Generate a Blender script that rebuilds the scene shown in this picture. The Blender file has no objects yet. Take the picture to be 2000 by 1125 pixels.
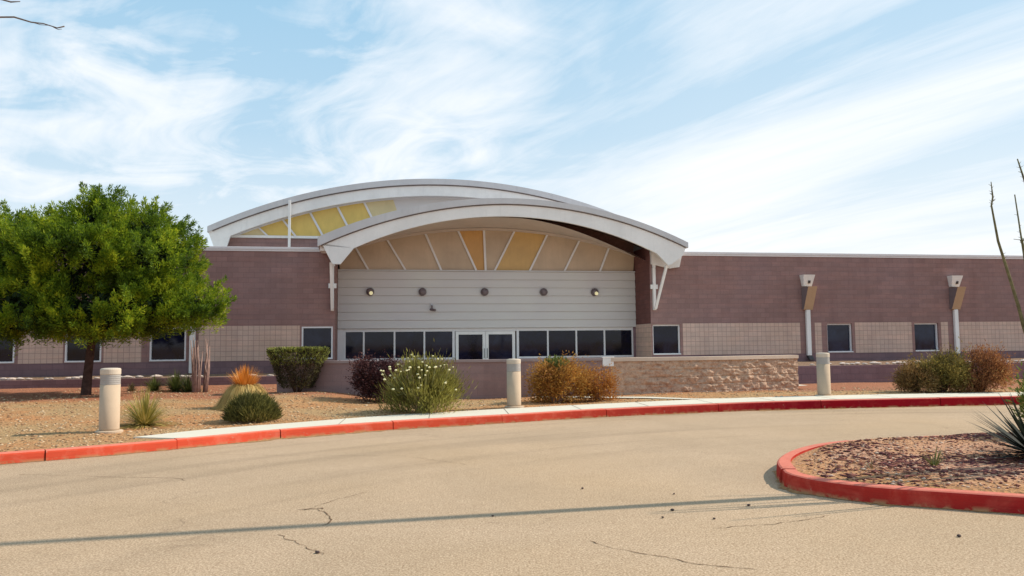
import bpy, math, random
import numpy as np
from mathutils import Matrix, Vector

random.seed(7)
rng = np.random.default_rng(11)
scene = bpy.context.scene
COL = scene.collection
R = math.radians

# ------------------------------------------------------------------ helpers
class MB:
    """collects vertices and faces of ONE mesh object"""
    def __init__(s):
        s.v = []; s.f = []
    def add(s, vs, fs):
        n = len(s.v)
        s.v += [tuple(p) for p in vs]
        s.f += [tuple(i + n for i in f) for f in fs]
        return s
    def quad(s, *p):
        return s.add(p, [tuple(range(len(p)))])
    def box(s, x0, x1, y0, y1, z0, z1):
        return s.add([(x0,y0,z0),(x1,y0,z0),(x1,y1,z0),(x0,y1,z0),(x0,y0,z1),(x1,y0,z1),(x1,y1,z1),(x0,y1,z1)],
                     [(0,3,2,1),(4,5,6,7),(0,1,5,4),(1,2,6,5),(2,3,7,6),(3,0,4,7)])
    def hexa(s, p):          # 8 points ordered like box()
        return s.add(p, [(0,3,2,1),(4,5,6,7),(0,1,5,4),(1,2,6,5),(2,3,7,6),(3,0,4,7)])
    def prism(s, poly, y0, y1):   # polygon in x,z extruded along y
        n = len(poly)
        vs = [(x, y0, z) for x, z in poly] + [(x, y1, z) for x, z in poly]
        fs = [tuple(range(n)), tuple(range(2*n-1, n-1, -1))]
        fs += [(i, n+i, n+(i+1) % n, (i+1) % n) for i in range(n)]
        return s.add(vs, fs)
    def tube(s, pts, rad, n=8, cap=True):
        pts = [Vector(p) for p in pts]
        rad = rad if hasattr(rad, '__len__') else [rad]*len(pts)
        vs = []; fs = []
        up = Vector((0.13, 0.21, 0.97))
        for i, p in enumerate(pts):
            t = (pts[min(i+1, len(pts)-1)] - pts[max(i-1, 0)]).normalized()
            a = t.cross(up)
            if a.length < 0.1: a = t.cross(Vector((1, 0, 0)))
            a.normalize(); b = t.cross(a)
            for k in range(n):
                w = 2*math.pi*k/n
                vs.append(p + (a*math.cos(w) + b*math.sin(w))*rad[i])
        for i in range(len(pts)-1):
            for k in range(n):
                fs.append((i*n+k, i*n+(k+1) % n, (i+1)*n+(k+1) % n, (i+1)*n+k))
        if cap:
            fs.append(tuple(range(n-1, -1, -1))); fs.append(tuple(range((len(pts)-1)*n, len(pts)*n)))
        return s.add(vs, fs)
    def lathe(s, prof, n=24, c=(0,0,0)):   # prof: (radius, z)
        vs = []; fs = []
        for r_, z in prof:
            for k in range(n):
                w = 2*math.pi*k/n
                vs.append((c[0]+r_*math.cos(w), c[1]+r_*math.sin(w), c[2]+z))
        m = len(prof)
        for i in range(m-1):
            for k in range(n):
                fs.append((i*n+k, i*n+(k+1) % n, (i+1)*n+(k+1) % n, (i+1)*n+k))
        fs.append(tuple(range(n-1, -1, -1))); fs.append(tuple(range((m-1)*n, m*n)))
        return s.add(vs, fs)
    def build(s, name, mat, parent=None, smooth=False, label=None, loc=None, bevel=0):
        me = bpy.data.meshes.new(name)
        me.from_pydata(s.v, [], s.f); me.update()
        o = bpy.data.objects.new(name, me); COL.objects.link(o)
        me.materials.append(mat)
        if smooth:
            me.polygons.foreach_set('use_smooth', [True]*len(me.polygons))
        if parent is not None: o.parent = parent
        if label: o['label'] = label
        if loc is not None: o.location = loc
        if bevel:
            b = o.modifiers.new('edge', 'BEVEL'); b.width = bevel; b.segments = 2; b.limit_method = 'ANGLE'
        return o

def np_mesh(name, V, F, mat, parent=None, loc=None):
    """V (n,3) array, F (m,k) array of equal sized faces"""
    me = bpy.data.meshes.new(name)
    m, k = F.shape
    me.vertices.add(len(V)); me.vertices.foreach_set('co', np.asarray(V, dtype=np.float32).ravel())
    me.loops.add(m*k); me.loops.foreach_set('vertex_index', F.astype(np.int32).ravel())
    me.polygons.add(m); me.polygons.foreach_set('loop_start', np.arange(0, m*k, k, dtype=np.int32))
    me.update(calc_edges=True); me.validate()
    o = bpy.data.objects.new(name, me); COL.objects.link(o)
    me.materials.append(mat)
    if parent is not None: o.parent = parent
    if loc is not None: o.location = loc
    return o

def tag(o, label, cat, group=None):
    o['label'] = label; o['category'] = cat
    if group: o['group'] = group
    return o
def struct(o, label=None):
    o['kind'] = 'structure'
    if label: o['label'] = label
    return o
def empty(name, loc=(0, 0, 0), rz=0):
    o = bpy.data.objects.new(name, None); COL.objects.link(o)
    o.location = loc; o.rotation_euler = (0, 0, rz); o.empty_display_size = .3
    return o
def copy_tree(o, parent=None):
    c = o.copy(); COL.objects.link(c)
    if parent is not None: c.parent = parent
    for ch in list(o.children): copy_tree(ch, c)
    return c

# ------------------------------------------------------------------ materials
class NT:
    def __init__(s, name):
        s.m = bpy.data.materials.new(name); s.m.use_nodes = True
        s.t = s.m.node_tree; s.n = s.t.nodes; s.l = s.t.links
        s.b = s.n['Principled BSDF']
    def node(s, typ, **kw):
        n = s.n.new(typ)
        for k, v in kw.items():
            if k in n.inputs: n.inputs[k].default_value = v
            else: setattr(n, k, v)
        return n
    def link(s, a, b): s.l.new(a, b)
    def coords(s, kind='Object', scale=None):
        c = s.node('ShaderNodeTexCoord').outputs[kind]
        if scale:
            m = s.node('ShaderNodeMapping'); m.inputs['Scale'].default_value = scale
            s.link(c, m.inputs['Vector']); c = m.outputs['Vector']
        return c
    def noise(s, vec, scale, detail=4, rough=.55, dist=0):
        n = s.node('ShaderNodeTexNoise'); n.inputs['Scale'].default_value = scale
        n.inputs['Detail'].default_value = detail; n.inputs['Roughness'].default_value = rough
        n.inputs['Distortion'].default_value = dist
        s.link(vec, n.inputs['Vector']); return n.outputs['Fac']
    def ramp(s, fac, stops, interp='LINEAR'):
        r_ = s.node('ShaderNodeValToRGB'); e = r_.color_ramp; e.interpolation = interp
        while len(e.elements) < len(stops): e.elements.new(.5)
        for el, (p, c) in zip(e.elements, stops):
            el.position = p; el.color = (*c, 1) if len(c) == 3 else c
        s.link(fac, r_.inputs['Fac']); return r_.outputs['Color']
    def gramp(s, fac, a, b, va=0., vb=1.):
        return s.ramp(fac, [(a, (va,)*3), (b, (vb,)*3)])
    def mix(s, fac, a, b, mode='MIX'):
        m = s.node('ShaderNodeMix', data_type='RGBA', blend_type=mode)
        for sock, v in ((m.inputs[0], fac), (m.inputs[6], a), (m.inputs[7], b)):
            if isinstance(v, (int, float)): sock.default_value = v
            elif isinstance(v, tuple): sock.default_value = (*v, 1) if len(v) == 3 else v
            else: s.link(v, sock)
        return m.outputs[2]
    def math(s, op, a, b=0.):
        m = s.node('ShaderNodeMath', operation=op)
        for sock, v in ((m.inputs[0], a), (m.inputs[1], b)):
            if isinstance(v, (int, float)): sock.default_value = v
            else: s.link(v, sock)
        return m.outputs[0]
    def sep(s, vec):
        n = s.node('ShaderNodeSeparateXYZ'); s.link(vec, n.inputs[0]); return n.outputs
    def comb(s, x, y, z):
        n = s.node('ShaderNodeCombineXYZ')
        for sock, v in zip(n.inputs, (x, y, z)):
            if isinstance(v, (int, float)): sock.default_value = v
            else: s.link(v, sock)
        return n.outputs[0]
    def bump(s, h, strength=.3, dist=.02):
        b = s.node('ShaderNodeBump'); b.inputs['Strength'].default_value = strength; b.inputs['Distance'].default_value = dist
        s.link(h, b.inputs['Height']); s.link(b.outputs['Normal'], s.b.inputs['Normal'])
    def out(s, col, rough=.8, spec=.3, metal=0):
        if isinstance(col, tuple): s.b.inputs['Base Color'].default_value = (*col, 1)
        else: s.link(col, s.b.inputs['Base Color'])
        if isinstance(rough, (int, float)): s.b.inputs['Roughness'].default_value = rough
        else: s.link(rough, s.b.inputs['Roughness'])
        s.b.inputs['Specular IOR Level'].default_value = spec
        s.b.inputs['Metallic'].default_value = metal
        return s.m

def lerp(a, b, t): return tuple(x + (y-x)*t for x, y in zip(a, b))
def mul(a, k): return tuple(min(1, x*k) for x in a)

def m_paint(name, c, rough=.5, dirt=.18, scale=1.2, spec=.35):
    t = NT(name); v = t.coords()
    n1 = t.noise(v, scale, 6, .65); n2 = t.noise(v, scale*18, 3)
    sv = t.coords('Object', (6, 6, .5)); n3 = t.noise(sv, 1.3, 5, .6)       # streaks running down
    col = t.mix(t.gramp(n1, .35, .75), c, mul(c, 1-dirt))
    col = t.mix(t.gramp(n3, .55, .85, 0, .5), col, mul(c, 1-dirt*1.8))
    col = t.mix(t.gramp(n2, .45, .8, 0, .25), col, mul(c, 1-dirt))
    t.bump(n2, .08, .005)
    return t.out(col, rough, spec)

def m_block(name, c, mortar, bw=.4, bh=.2, offset=.5, msize=.008, vary=.16, warm=(1.05, .98, .92), bstr=.45):
    """concrete block masonry; runs along x+y and up z"""
    t = NT(name); v = t.coords()
    x, y, z = t.sep(v)
    u = t.math('ADD', x, y)
    vec = t.comb(u, z, 0.)
    br = t.node('ShaderNodeTexBrick', offset=offset)
    t.link(vec, br.inputs['Vector'])
    br.inputs['Scale'].default_value = 1
    br.inputs['Color1'].default_value = (*mul(c, 1+vary), 1)
    br.inputs['Color2'].default_value = (*mul(c, 1-vary), 1)
    br.inputs['Mortar'].default_value = (*mortar, 1)
    br.inputs['Mortar Size'].default_value = msize; br.inputs['Mortar Smooth'].default_value = .4
    br.inputs['Brick Width'].default_value = bw; br.inputs['Row Height'].default_value = bh
    big = t.noise(vec, .28, 5, .6, .6); fine = t.noise(v, 22, 4, .7)
    st = t.noise(t.comb(t.math('MULTIPLY', u, 1.6), t.math('MULTIPLY', z, .16), 0.), 1.4, 6, .6)
    hz = t.noise(t.comb(t.math('MULTIPLY', u, .5), t.math('MULTIPLY', z, 4.2), 3.), 1., 5, .7)
    col = t.mix(t.gramp(big, .35, .68), br.outputs['Color'], t.mix(1., br.outputs['Color'], tuple(w*.92 for w in warm), 'MULTIPLY'))
    col = t.mix(t.gramp(st, .45, .8, 0, .55), col, t.mix(1., col, (.72, .69, .74), 'MULTIPLY'))
    col = t.mix(t.gramp(hz, .46, .70, 0, .75), col, t.mix(1., col, (1.25, 1.14, 1.1), 'MULTIPLY'))
    col = t.mix(t.gramp(fine, .35, .75, 0, .35), col, t.mix(1., col, (.7, .68, .68), 'MULTIPLY'))
    h = t.math('ADD', t.math('MULTIPLY', br.outputs['Fac'], -1.), t.math('MULTIPLY', fine, .7))
    t.bump(h, bstr, .012)
    return t.out(col, .9, .2)

def m_leaf(name, stops, rough=.55, trans=.35, clump=.4, cscale=1.5):
    """leaves: colour varies per leaf and per clump, some light passes through"""
    t = NT(name)
    g = t.node('ShaderNodeNewGeometry')
    rnd = g.outputs['Random Per Island']
    n = t.noise(t.coords(), cscale, 3)
    f = t.math('ADD', t.math('MULTIPLY', rnd, 1-clump), t.math('MULTIPLY', t.gramp(n, .34, .66), clump))
    col = t.ramp(f, stops)
    t.out(col, rough, .25)
    tr = t.node('ShaderNodeBsdfTranslucent'); t.link(col, tr.inputs['Color'])
    mx = t.node('ShaderNodeMixShader'); mx.inputs[0].default_value = trans
    t.link(t.b.outputs[0], mx.inputs[1]); t.link(tr.outputs[0], mx.inputs[2])
    t.link(mx.outputs[0], t.n['Material Output'].inputs['Surface'])
    return t.m

def m_simple(name, c, rough=.6, spec=.3, var=.2, scale=6, metal=0):
    t = NT(name); v = t.coords(); n = t.noise(v, scale, 5, .6)
    col = t.mix(t.gramp(n, .3, .7), mul(c, 1+var), mul(c, 1-var))
    t.bump(n, .1, .01)
    return t.out(col, rough, spec, metal)

def m_stones(name, stops):
    t = NT(name); g = t.node('ShaderNodeNewGeometry')
    return t.out(t.ramp(g.outputs['Random Per Island'], stops), .95, .1)

M = {}
M['block'] = m_block('purple_block', (.295, .185, .174), (.252, .157, .148), .4, .2, .5, .010, .07)
M['block_shade'] = m_block('shaded_block_side', (.17, .078, .072), (.14, .066, .062), .4, .2, .5, .012, .1)  # darker copy of the purple block, side wall's shade put into the colour
M['block_low'] = m_block('lower_block', (.215, .14, .155), (.175, .115, .13), .4, .2, .5, .01, .07)
M['block_light'] = m_block('light_scored_block', (.60, .445, .375), (.38, .27, .25), .2, .2, 0., .010, .05, (1.03, .97, .9))
M['screen'] = m_block('screen_wall_smooth', (.30, .205, .195), (.265, .18, .175), .4, .2, .5, .006, .05, bstr=.2)
M['white'] = m_paint('white_metal', (.85, .815, .79), .45, .15)
M['rim'] = m_paint('grey_roof_edge', (.60, .58, .59), .45, .14)
M['coping'] = m_paint('coping_metal', (.74, .69, .69), .4, .1)
M['frame'] = m_paint('window_frame', (.74, .71, .72), .4, .08)
M['soffit'] = m_paint('soffit_metal', (.60, .49, .42), .55, .15)
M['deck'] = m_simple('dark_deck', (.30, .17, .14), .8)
M['reveal'] = m_simple('shadow_line_dark', (.16, .13, .125), .7)
M['box_bounce'] = m_paint('tan_box', (.50, .33, .205), .6, .12)  # tan carries warm light bounced off the gravel
M['box_shade'] = m_paint('shaded_box_side', (.2, .15, .15), .6, .12)  # darker colour holding the shade of the box's left face
M['dark'] = m_simple('dark_metal', (.06, .05, .05), .5)
M['lampgrey'] = m_simple('lamp_ring', (.16, .12, .125), .45)
M['roof'] = m_simple('roof_membrane', (.55, .53, .5), .8)

def m_siding():
    t = NT('grey_siding'); v = t.coords(); x, y, z = t.sep(v)
    n = t.noise(v, .45, 4, .6); n2 = t.noise(t.comb(t.math('MULTIPLY', x, .4), 0., t.math('MULTIPLY', z, 9.)), 1., 5, .6)
    col = t.mix(t.gramp(n, .35, .7), (.62, .585, .555), (.585, .53, .53))
    col = t.mix(t.gramp(n2, .4, .75, 0, .5), col, (.56, .53, .515))
    t.bump(t.noise(v, 3, 3), .05, .01)
    return t.out(col, .42, .4)
M['siding'] = m_siding()
def m_panel(name, c):
    t = NT(name); v = t.coords(); n = t.noise(v, .9, 5, .6, .3); n2 = t.noise(t.coords('Object', (5, 5, .6)), 2, 4)
    col = t.mix(t.gramp(n, .3, .72), mul(c, 1.08), mul(c, .84))
    col = t.mix(t.gramp(n2, .5, .8, 0, .4), col, mul(c, .8))
    return t.out(col, .35, .4)
M['fan_tan'] = m_panel('fan_panel_tan', (.53, .39, .275))
M['fan_orange'] = m_panel('fan_panel_orange', (.60, .32, .10))
M['fan_amber'] = m_panel('fan_panel_amber', (.60, .375, .14))
M['fan_yellow'] = m_panel('fan_panel_yellow', (.72, .50, .13))
M['fan_cream'] = m_panel('fan_panel_cream', (.68, .55, .30))

def m_glass():
    t = NT('tinted_glass'); v = t.coords(); rnd = t.node('ShaderNodeObjectInfo').outputs['Random']
    n2 = t.noise(v, 1.6, 4, .6, .8)
    x, y, z = t.sep(v)
    base = t.ramp(t.math('ADD', t.math('MULTIPLY', n2, .7), t.math('MULTIPLY', rnd, .35)), [(.3, (.0015, .0015, .004)), (.55, (.006, .007, .022)), (.85, (.022, .03, .065))])  # bluish patches paint faint reflections into the pane colour
    blind = t.math('MULTIPLY', t.gramp(t.math('FRACT', t.math('MULTIPLY', rnd, 7.3)), .62, .64), t.gramp(t.math('SUBTRACT', z, t.math('MULTIPLY', rnd, .35)), 1.62, 1.64))
    col = t.mix(t.math('MULTIPLY', blind, .55), base, (.03, .033, .045))
    t.bump(t.noise(t.comb(x, t.math('MULTIPLY', rnd, 9.), z), .7, 2), .05, .03)
    return t.out(col, .05, .3)
M['glass'] = m_glass()

def m_split():
    t = NT('split_face_stone'); v = t.coords(); n = t.noise(v, 1.1, 5, .6); n2 = t.noise(v, 9, 6, .7); n3 = t.noise(v, 38, 4, .7)
    col = t.ramp(n2, [(.26, (.28, .165, .115)), (.5, (.54, .365, .255)), (.72, (.66, .48, .345))])
    col = t.mix(t.gramp(n, .4, .7, 0, .5), col, t.mix(1., col, (.8, .7, .72), 'MULTIPLY'))
    col = t.mix(t.gramp(n3, .4, .75, 0, .4), col, t.mix(1., col, (.6, .55, .55), 'MULTIPLY'))
    t.bump(t.math('ADD', n2, t.math('MULTIPLY', n3, .5)), .6, .03)
    return t.out(col, .95, .15)
M['split'] = m_split()

def m_road():
    t = NT('worn_asphalt'); v = t.coords(); x, y, z = t.sep(v)
    fine = t.noise(v, 60, 3, .8); mid = t.noise(v, 7, 6, .75); big = t.noise(v, .35, 6, .6, .5)
    col = t.ramp(fine, [(.30, (.21, .135, .075)), (.5, (.46, .332, .222)), (.72, (.76, .58, .42))])
    col = t.mix(t.gramp(mid, .35, .7, 0, .4), col, t.mix(1., col, (.74, .70, .67), 'MULTIPLY'))
    col = t.mix(t.gramp(big, .35, .68, 0, .8), col, t.mix(1., col, (.82, .82, .80), 'MULTIPLY'))
    spk = t.noise(v, 24, 2, .6); col = t.mix(t.gramp(spk, .52, .68, 0, .55), col, t.mix(1., col, (.80, .74, .70), 'MULTIPLY')); col = t.mix(t.gramp(spk, .3, .44, .4, 0), col, t.mix(1., col, (1.18, 1.15, 1.1), 'MULTIPLY'))
    big2 = t.noise(v, .16, 4, .55); col = t.mix(t.gramp(big2, .45, .7, 0, .6), col, t.mix(1., col, (1.1, 1.04, .92), 'MULTIPLY'))
    # tyre lanes that follow the bend around the island (rings about a point beyond the nose)
    dx = t.math('SUBTRACT', x, 9.0); dy = t.math('SUBTRACT', y, -1.5)
    rad = t.math('SQRT', t.math('ADD', t.math('MULTIPLY', dx, dx), t.math('MULTIPLY', dy, dy)))
    rn = t.noise(t.comb(t.math('MULTIPLY', rad, 1.0), t.math('MULTIPLY', t.math('ARCTAN2', dy, dx), .9), 0.), 1.5, 6, .6)
    lane = t.gramp(rn, .5, .72, 0, .65)
    near = t.math('MULTIPLY', lane, t.gramp(t.math('MULTIPLY', rad, .05), .6, .82))
    col = t.mix(near, col, t.mix(1., col, (.66, .66, .66), 'MULTIPLY'))
    # hairline cracks
    vo = t.node('ShaderNodeTexVoronoi', feature='DISTANCE_TO_EDGE')
    wv = t.node('ShaderNodeTexNoise'); wv.inputs['Scale'].default_value = 1.4; wv.inputs['Detail'].default_value = 6; t.link(v, wv.inputs['Vector'])
    off = t.node('ShaderNodeVectorMath', operation='MULTIPLY_ADD'); t.link(wv.outputs['Color'], off.inputs[0])
    off.inputs[1].default_value = (1.6, 1.6, 0); t.link(v, off.inputs[2])
    t.link(off.outputs[0], vo.inputs['Vector']); vo.inputs['Scale'].default_value = .22
    ck = t.gramp(vo.outputs['Distance'], .0012, .004, 1, 0)
    ck = t.math('MULTIPLY', ck, t.gramp(t.noise(v, .9, 4), .5, .62, 0, .8))
    col = t.mix(t.math('MULTIPLY', ck, .6), col, (.14, .09, .06))
    t.bump(t.math('ADD', fine, t.math('MULTIPLY', mid, .8)), .5, .008)
    return t.out(col, .95, .12)
M['road'] = m_road()

def m_gravel(name, a, b, c, red, redamt=.6, zone=False):
    t = NT(name); v = t.coords()
    fine = t.noise(v, 26, 4, .8); mid = t.noise(v, 5, 5, .7); big = t.noise(v, .42, 5, .65, .6)
    vo = t.node('ShaderNodeTexVoronoi'); vo.inputs['Scale'].default_value = 22; t.link(v, vo.inputs['Vector'])
    col = t.ramp(fine, [(.28, a), (.5, b), (.72, c)])
    col = t.mix(t.gramp(big, .42, .62, 0, redamt), col, t.mix(.75, col, red))
    if zone:      # reddish crushed rock spread along the walls, plain tan sand nearer the kerb
        x, y, z = t.sep(v); d = t.math('SUBTRACT', y, t.math('MULTIPLY', x, .17))
        d = t.math('ADD', d, t.math('MULTIPLY', t.noise(v, .9, 5, .65), 2.2))
        col = t.mix(t.gramp(t.math('MULTIPLY', d, .02), .425, .445, 0, .8), col, t.mix(t.gramp(fine, .3, .7), (.27, .085, .05), (.47, .20, .12)))
    col = t.mix(t.gramp(mid, .42, .72, 0, .5), col, t.mix(1., col, (.68, .62, .6), 'MULTIPLY'))
    col = t.mix(.35, col, t.mix(1., col, t.ramp(vo.outputs['Color'], [(0, (.5, .5, .5)), (1, (1.3, 1.25, 1.2))]), 'MULTIPLY'))
    t.bump(t.math('ADD', vo.outputs['Distance'], fine), .8, .03)
    return t.out(col, .95, .1)
M['gravel'] = m_gravel('desert_gravel', (.23, .135, .06), (.45, .285, .14), (.60, .43, .245), (.52, .215, .085), .85, True)
M['island'] = m_gravel('island_gravel', (.30, .13, .075), (.55, .30, .19), (.68, .46, .33), (.46, .22, .06), .8)
M['bed'] = m_gravel('bed_soil', (.16, .1, .07), (.27, .18, .12), (.38, .27, .19), (.3, .16, .1), .5)

def m_conc(name, c, dirt=.2):
    t = NT(name); v = t.coords(); n = t.noise(v, .8, 6, .65); f = t.noise(v, 45, 3, .7); m_ = t.noise(v, 6, 5, .7)
    col = t.mix(t.gramp(n, .35, .7), c, mul(c, 1-dirt)); col = t.mix(t.gramp(f, .35, .75, 0, .4), col, mul(c, .82))
    col = t.mix(t.gramp(m_, .5, .8, 0, .35), col, mul(c, .75))
    t.bump(f, .2, .005); return t.out(col, .9, .2)
M['sidewalk'] = m_conc('sidewalk_concrete', (.66, .60, .49), .08)
M['bollard'] = m_conc('bollard_concrete', (.55, .415, .295), .18)
M['bollard_cap'] = m_conc('bollard_cap', (.60, .50, .40), .14)
M['bollard_band'] = m_conc('bollard_band', (.42, .385, .36), .22)

def m_kerb():
    """red kerb paint: sunlit orange painted into the left run, shaded deep red into the right, paler on top, chipped at the foot"""
    t = NT('red_kerb_paint'); v = t.coords(); x, y, z = t.sep(v)
    n = t.noise(v, 1.2, 6, .65); f = t.noise(v, 16, 5, .75)
    lit_run = t.gramp(t.math('ADD', t.math('MULTIPLY', x, .1), t.math('MULTIPLY', n, .3)), -.3, .75, 1, 0)  # orange at left and dark red at right paint sun and shade
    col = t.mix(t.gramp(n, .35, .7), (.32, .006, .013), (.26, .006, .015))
    col = t.mix(lit_run, col, (.64, .085, .042))
    col = t.mix(t.gramp(f, .5, .85, 0, .3), col, t.mix(.2, col, (.60, .20, .11)))
    pale = t.gramp(t.noise(v, 2.6, 7, .7, .5), .5, .68, 0, .6)
    col = t.mix(t.math('MULTIPLY', pale, t.math('ADD', t.math('MULTIPLY', lit_run, .8), .2)), col, (.72, .20, .13))
    nz = t.sep(t.node('ShaderNodeNewGeometry').outputs['Normal'])[2]
    top_pale = t.math('MULTIPLY', t.gramp(nz, .5, .95), t.gramp(f, .2, .7, .95, .55))
    col = t.mix(top_pale, col, (.66, .24, .17))  # upward faces get a paler salmon
    low = t.gramp(z, 0.0, .05, 1, 0)
    chip = t.math('MULTIPLY', low, t.gramp(t.noise(v, 5, 6, .7), .46, .56))
    spots = t.math('MULTIPLY', t.gramp(t.noise(v, 9, 8, .75), .64, .70), .8)
    scuff = t.noise(t.comb(t.math('MULTIPLY', x, 1.5), t.math('MULTIPLY', y, 1.5), t.math('MULTIPLY', z, 30.)), 1.6, 6, .7)
    col = t.mix(t.gramp(scuff, .52, .75, 0, .55), col, t.mix(1., col, (.55, .6, .6), 'MULTIPLY'))
    col = t.mix(spots, col, (.50, .36, .27))
    col = t.mix(chip, col, (.46, .26, .13))
    t.bump(f, .25, .01)
    return t.out(col, .85, .06)
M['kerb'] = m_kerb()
M['bark'] = m_simple('bark', (.075, .042, .034), .95, .1, .4, 9)
M['twig'] = m_simple('grey_twig', (.17, .13, .11), .9, .1, .3, 12)
M['ocotillo'] = m_simple('ocotillo_bark', (.15, .13, .065), .9, .1, .45, 14)
M['deadstem'] = m_simple('dry_stem', (.31, .205, .175), .9, .1, .3, 8)
M['rock'] = m_simple('pale_rock', (.52, .42, .36), .95, .1, .25, 5)
M['pebble'] = m_simple('dark_pebble', (.07, .045, .04), .9)
M['pole'] = m_simple('pole_grey', (.3, .29, .28), .5, .4)
M['crack'] = m_simple('crack_dirt', (.17, .11, .07), 1, 0, .4, 30)

# ------------------------------------------------------------------ the place: kerb line and ground heights
KX = [-60, -40, -25, -16, -10, -8.4, -7.1, -6.3, -5.26, -4.0, -2.27, -.23, 2, 4.6, 7.15, 9.6, 12, 16, 25, 40, 70]
KY = [-24, -12, -1.5, 4.6, 8.8, 9.95, 10.75, 11.3, 12.17, 13.42, 14.62, 15.6, 16.68, 17.55, 18.1, 18.42, 18.68, 18.95, 19.3, 19.6, 19.8]
def pchip(xs, ys, x):
    n = len(xs); h = [xs[i+1]-xs[i] for i in range(n-1)]; d = [(ys[i+1]-ys[i])/h[i] for i in range(n-1)]
    m = [d[0]] + [(2*d[i-1]*d[i]/(d[i-1]+d[i]) if d[i-1]*d[i] > 0 else 0) for i in range(1, n-1)] + [d[-1]]
    i = max(0, min(n-2, next((j for j in range(n-1) if x <= xs[j+1]), n-2)))
    t = (x-xs[i])/h[i]
    return ((2*t**3-3*t*t+1)*ys[i] + (t**3-2*t*t+t)*h[i]*m[i] + (-2*t**3+3*t*t)*ys[i+1] + (t**3-t*t)*h[i]*m[i+1])
def kerb_y(x): return pchip(KX, KY, x)
SX = [-6.12, -5.39, -4.25, -2.45, -.25, 2.16, 5, 7.8, 10.5, 13, 18, 30, 70]
SY = [12.5, 13.5, 14.45, 15.9, 17.1, 18.1, 19.0, 19.55, 19.9, 20.1, 20.35, 20.6, 20.8]
def walk_back_y(x): return pchip(SX, SY, x)
def sstep(a, b, x):
    t = max(0., min(1., (x-a)/(b-a))); return t*t*(3-2*t)
def kerb_h(x): return .15 + .05*sstep(-2, 8, x)
def ground_z(x, y):
    d = y - kerb_y(x)
    z = kerb_h(x) - .012
    z += .16*sstep(2, 9.5, d)*(1-sstep(-5.6, -2.8, x))
    z += .07*math.exp(-((x+5.3)/1.6)**2-((y-20.2)/1.2)**2)
    if x > 6: z -= .10*sstep(20.5, 24, y)*sstep(6, 8.5, x)
    z += .018*math.sin(1.7*x+.6*y)*math.sin(1.3*y-.4*x)*sstep(.3, 1.5, d)
    return z

# ground to the horizon
g = MB(); S = 1500
g.quad((-S, -S, -.08), (S, -S, -.08), (S, S, -.08), (-S, S, -.08))
struct(g.build('ground', M['gravel']), 'flat desert ground reaching to the horizon')
# road sheet
rd = MB(); xs = [x for x in np.linspace(-60, 70, 131)]
vs = []; 
for x in xs: vs += [(x, -70, 0), (x, kerb_y(x)+.08, 0)]
rd.add(vs, [(2*i, 2*i+2, 2*i+3, 2*i+1) for i in range(len(xs)-1)])
struct(rd.build('road', M['road']), 'tan worn asphalt drive curving past the building')
# landscaped ground between kerb and building
xs = np.concatenate([np.linspace(-60, -16, 23)[:-1], np.linspace(-16, 14, 121), np.linspace(14, 70, 29)[1:]])
ts = np.concatenate([np.linspace(.0, 14, 71), np.linspace(14, 45, 32)[1:]])
V = []; 
for x in xs:
    k = kerb_y(x)+.13
    for t_ in ts: V.append((x, k+t_, ground_z(x, k+t_)))
n = len(ts)
F = [(i*n+j, (i+1)*n+j, (i+1)*n+j+1, i*n+j+1) for i in range(len(xs)-1) for j in range(n-1)]
o = np_mesh('gravel_ground', np.array(V), np.array(F), M['gravel'])
o.data.polygons.foreach_set('use_smooth', [True]*len(F))
struct(o, 'tan and reddish gravel ground between the kerb and the building')

# sidewalk: slabs along the kerb, tapered at its left end
sw = MB(); xs = list(np.linspace(-6.12, -4.5, 10)) + list(np.linspace(-4.5, 32, 110))[1:]
vs = []
def sw_front(x): return max(kerb_y(x)+.155, min(walk_back_y(x)-.01, kerb_y(x)+.155)) if x > -5.3 else (12.5 + (x+6.12)*(kerb_y(-5.3)+.155-12.5)/.82)
for x in xs:
    f_, b_ = sw_front(x), walk_back_y(x); h = kerb_h(x)+.006
    vs += [(x, f_, h), (x, max(b_, f_+.004), h), (x, max(b_, f_+.004), h-.16), (x, f_, h-.16)]
fs = []
for i in range(len(xs)-1):
    a, b = 4*i, 4*i+4
    fs += [(a, b, b+1, a+1), (a+1, b+1, b+2, a+2), (a+3, b+3, b, a)]
sw.add(vs, fs)
struct(sw.build('sidewalk', M['sidewalk']), 'pale concrete sidewalk behind the red kerb')
jt = MB()
for x in np.arange(-3.2, 24, 1.55):
    f_, b_ = sw_front(x), walk_back_y(x)
    jt.quad((x, f_, kerb_h(x)+.0095), (x+.014, f_, kerb_h(x)+.0095), (x-.10, b_, kerb_h(x)+.0095), (x-.114, b_, kerb_h(x)+.0095))
struct(jt.build('sidewalk_joints', m_simple('joint', (.22, .17, .13), 1)))
# side path that leaves the sidewalk towards the entrance
pc = [(5.6, 19.05), (4.4, 19.0), (3.4, 19.55), (2.5, 20.05), (1.6, 20.3), (.6, 20.45)]
pa = MB(); vs = []
for i, (x, y) in enumerate(pc):
    w = [.05, .22, .36, .38, .38, .38][i]
    vs += [(x-w*.3, y-w*.5, ground_z(x, y)+.022), (x+w*.3, y+w*.6, ground_z(x, y)+.022)]
pa.add(vs, [(2*i, 2*i+1, 2*i+3, 2*i+2) for i in range(len(pc)-1)])
struct(pa.build('path', M['sidewalk']), 'narrow pale concrete path branching off the sidewalk')

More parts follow.
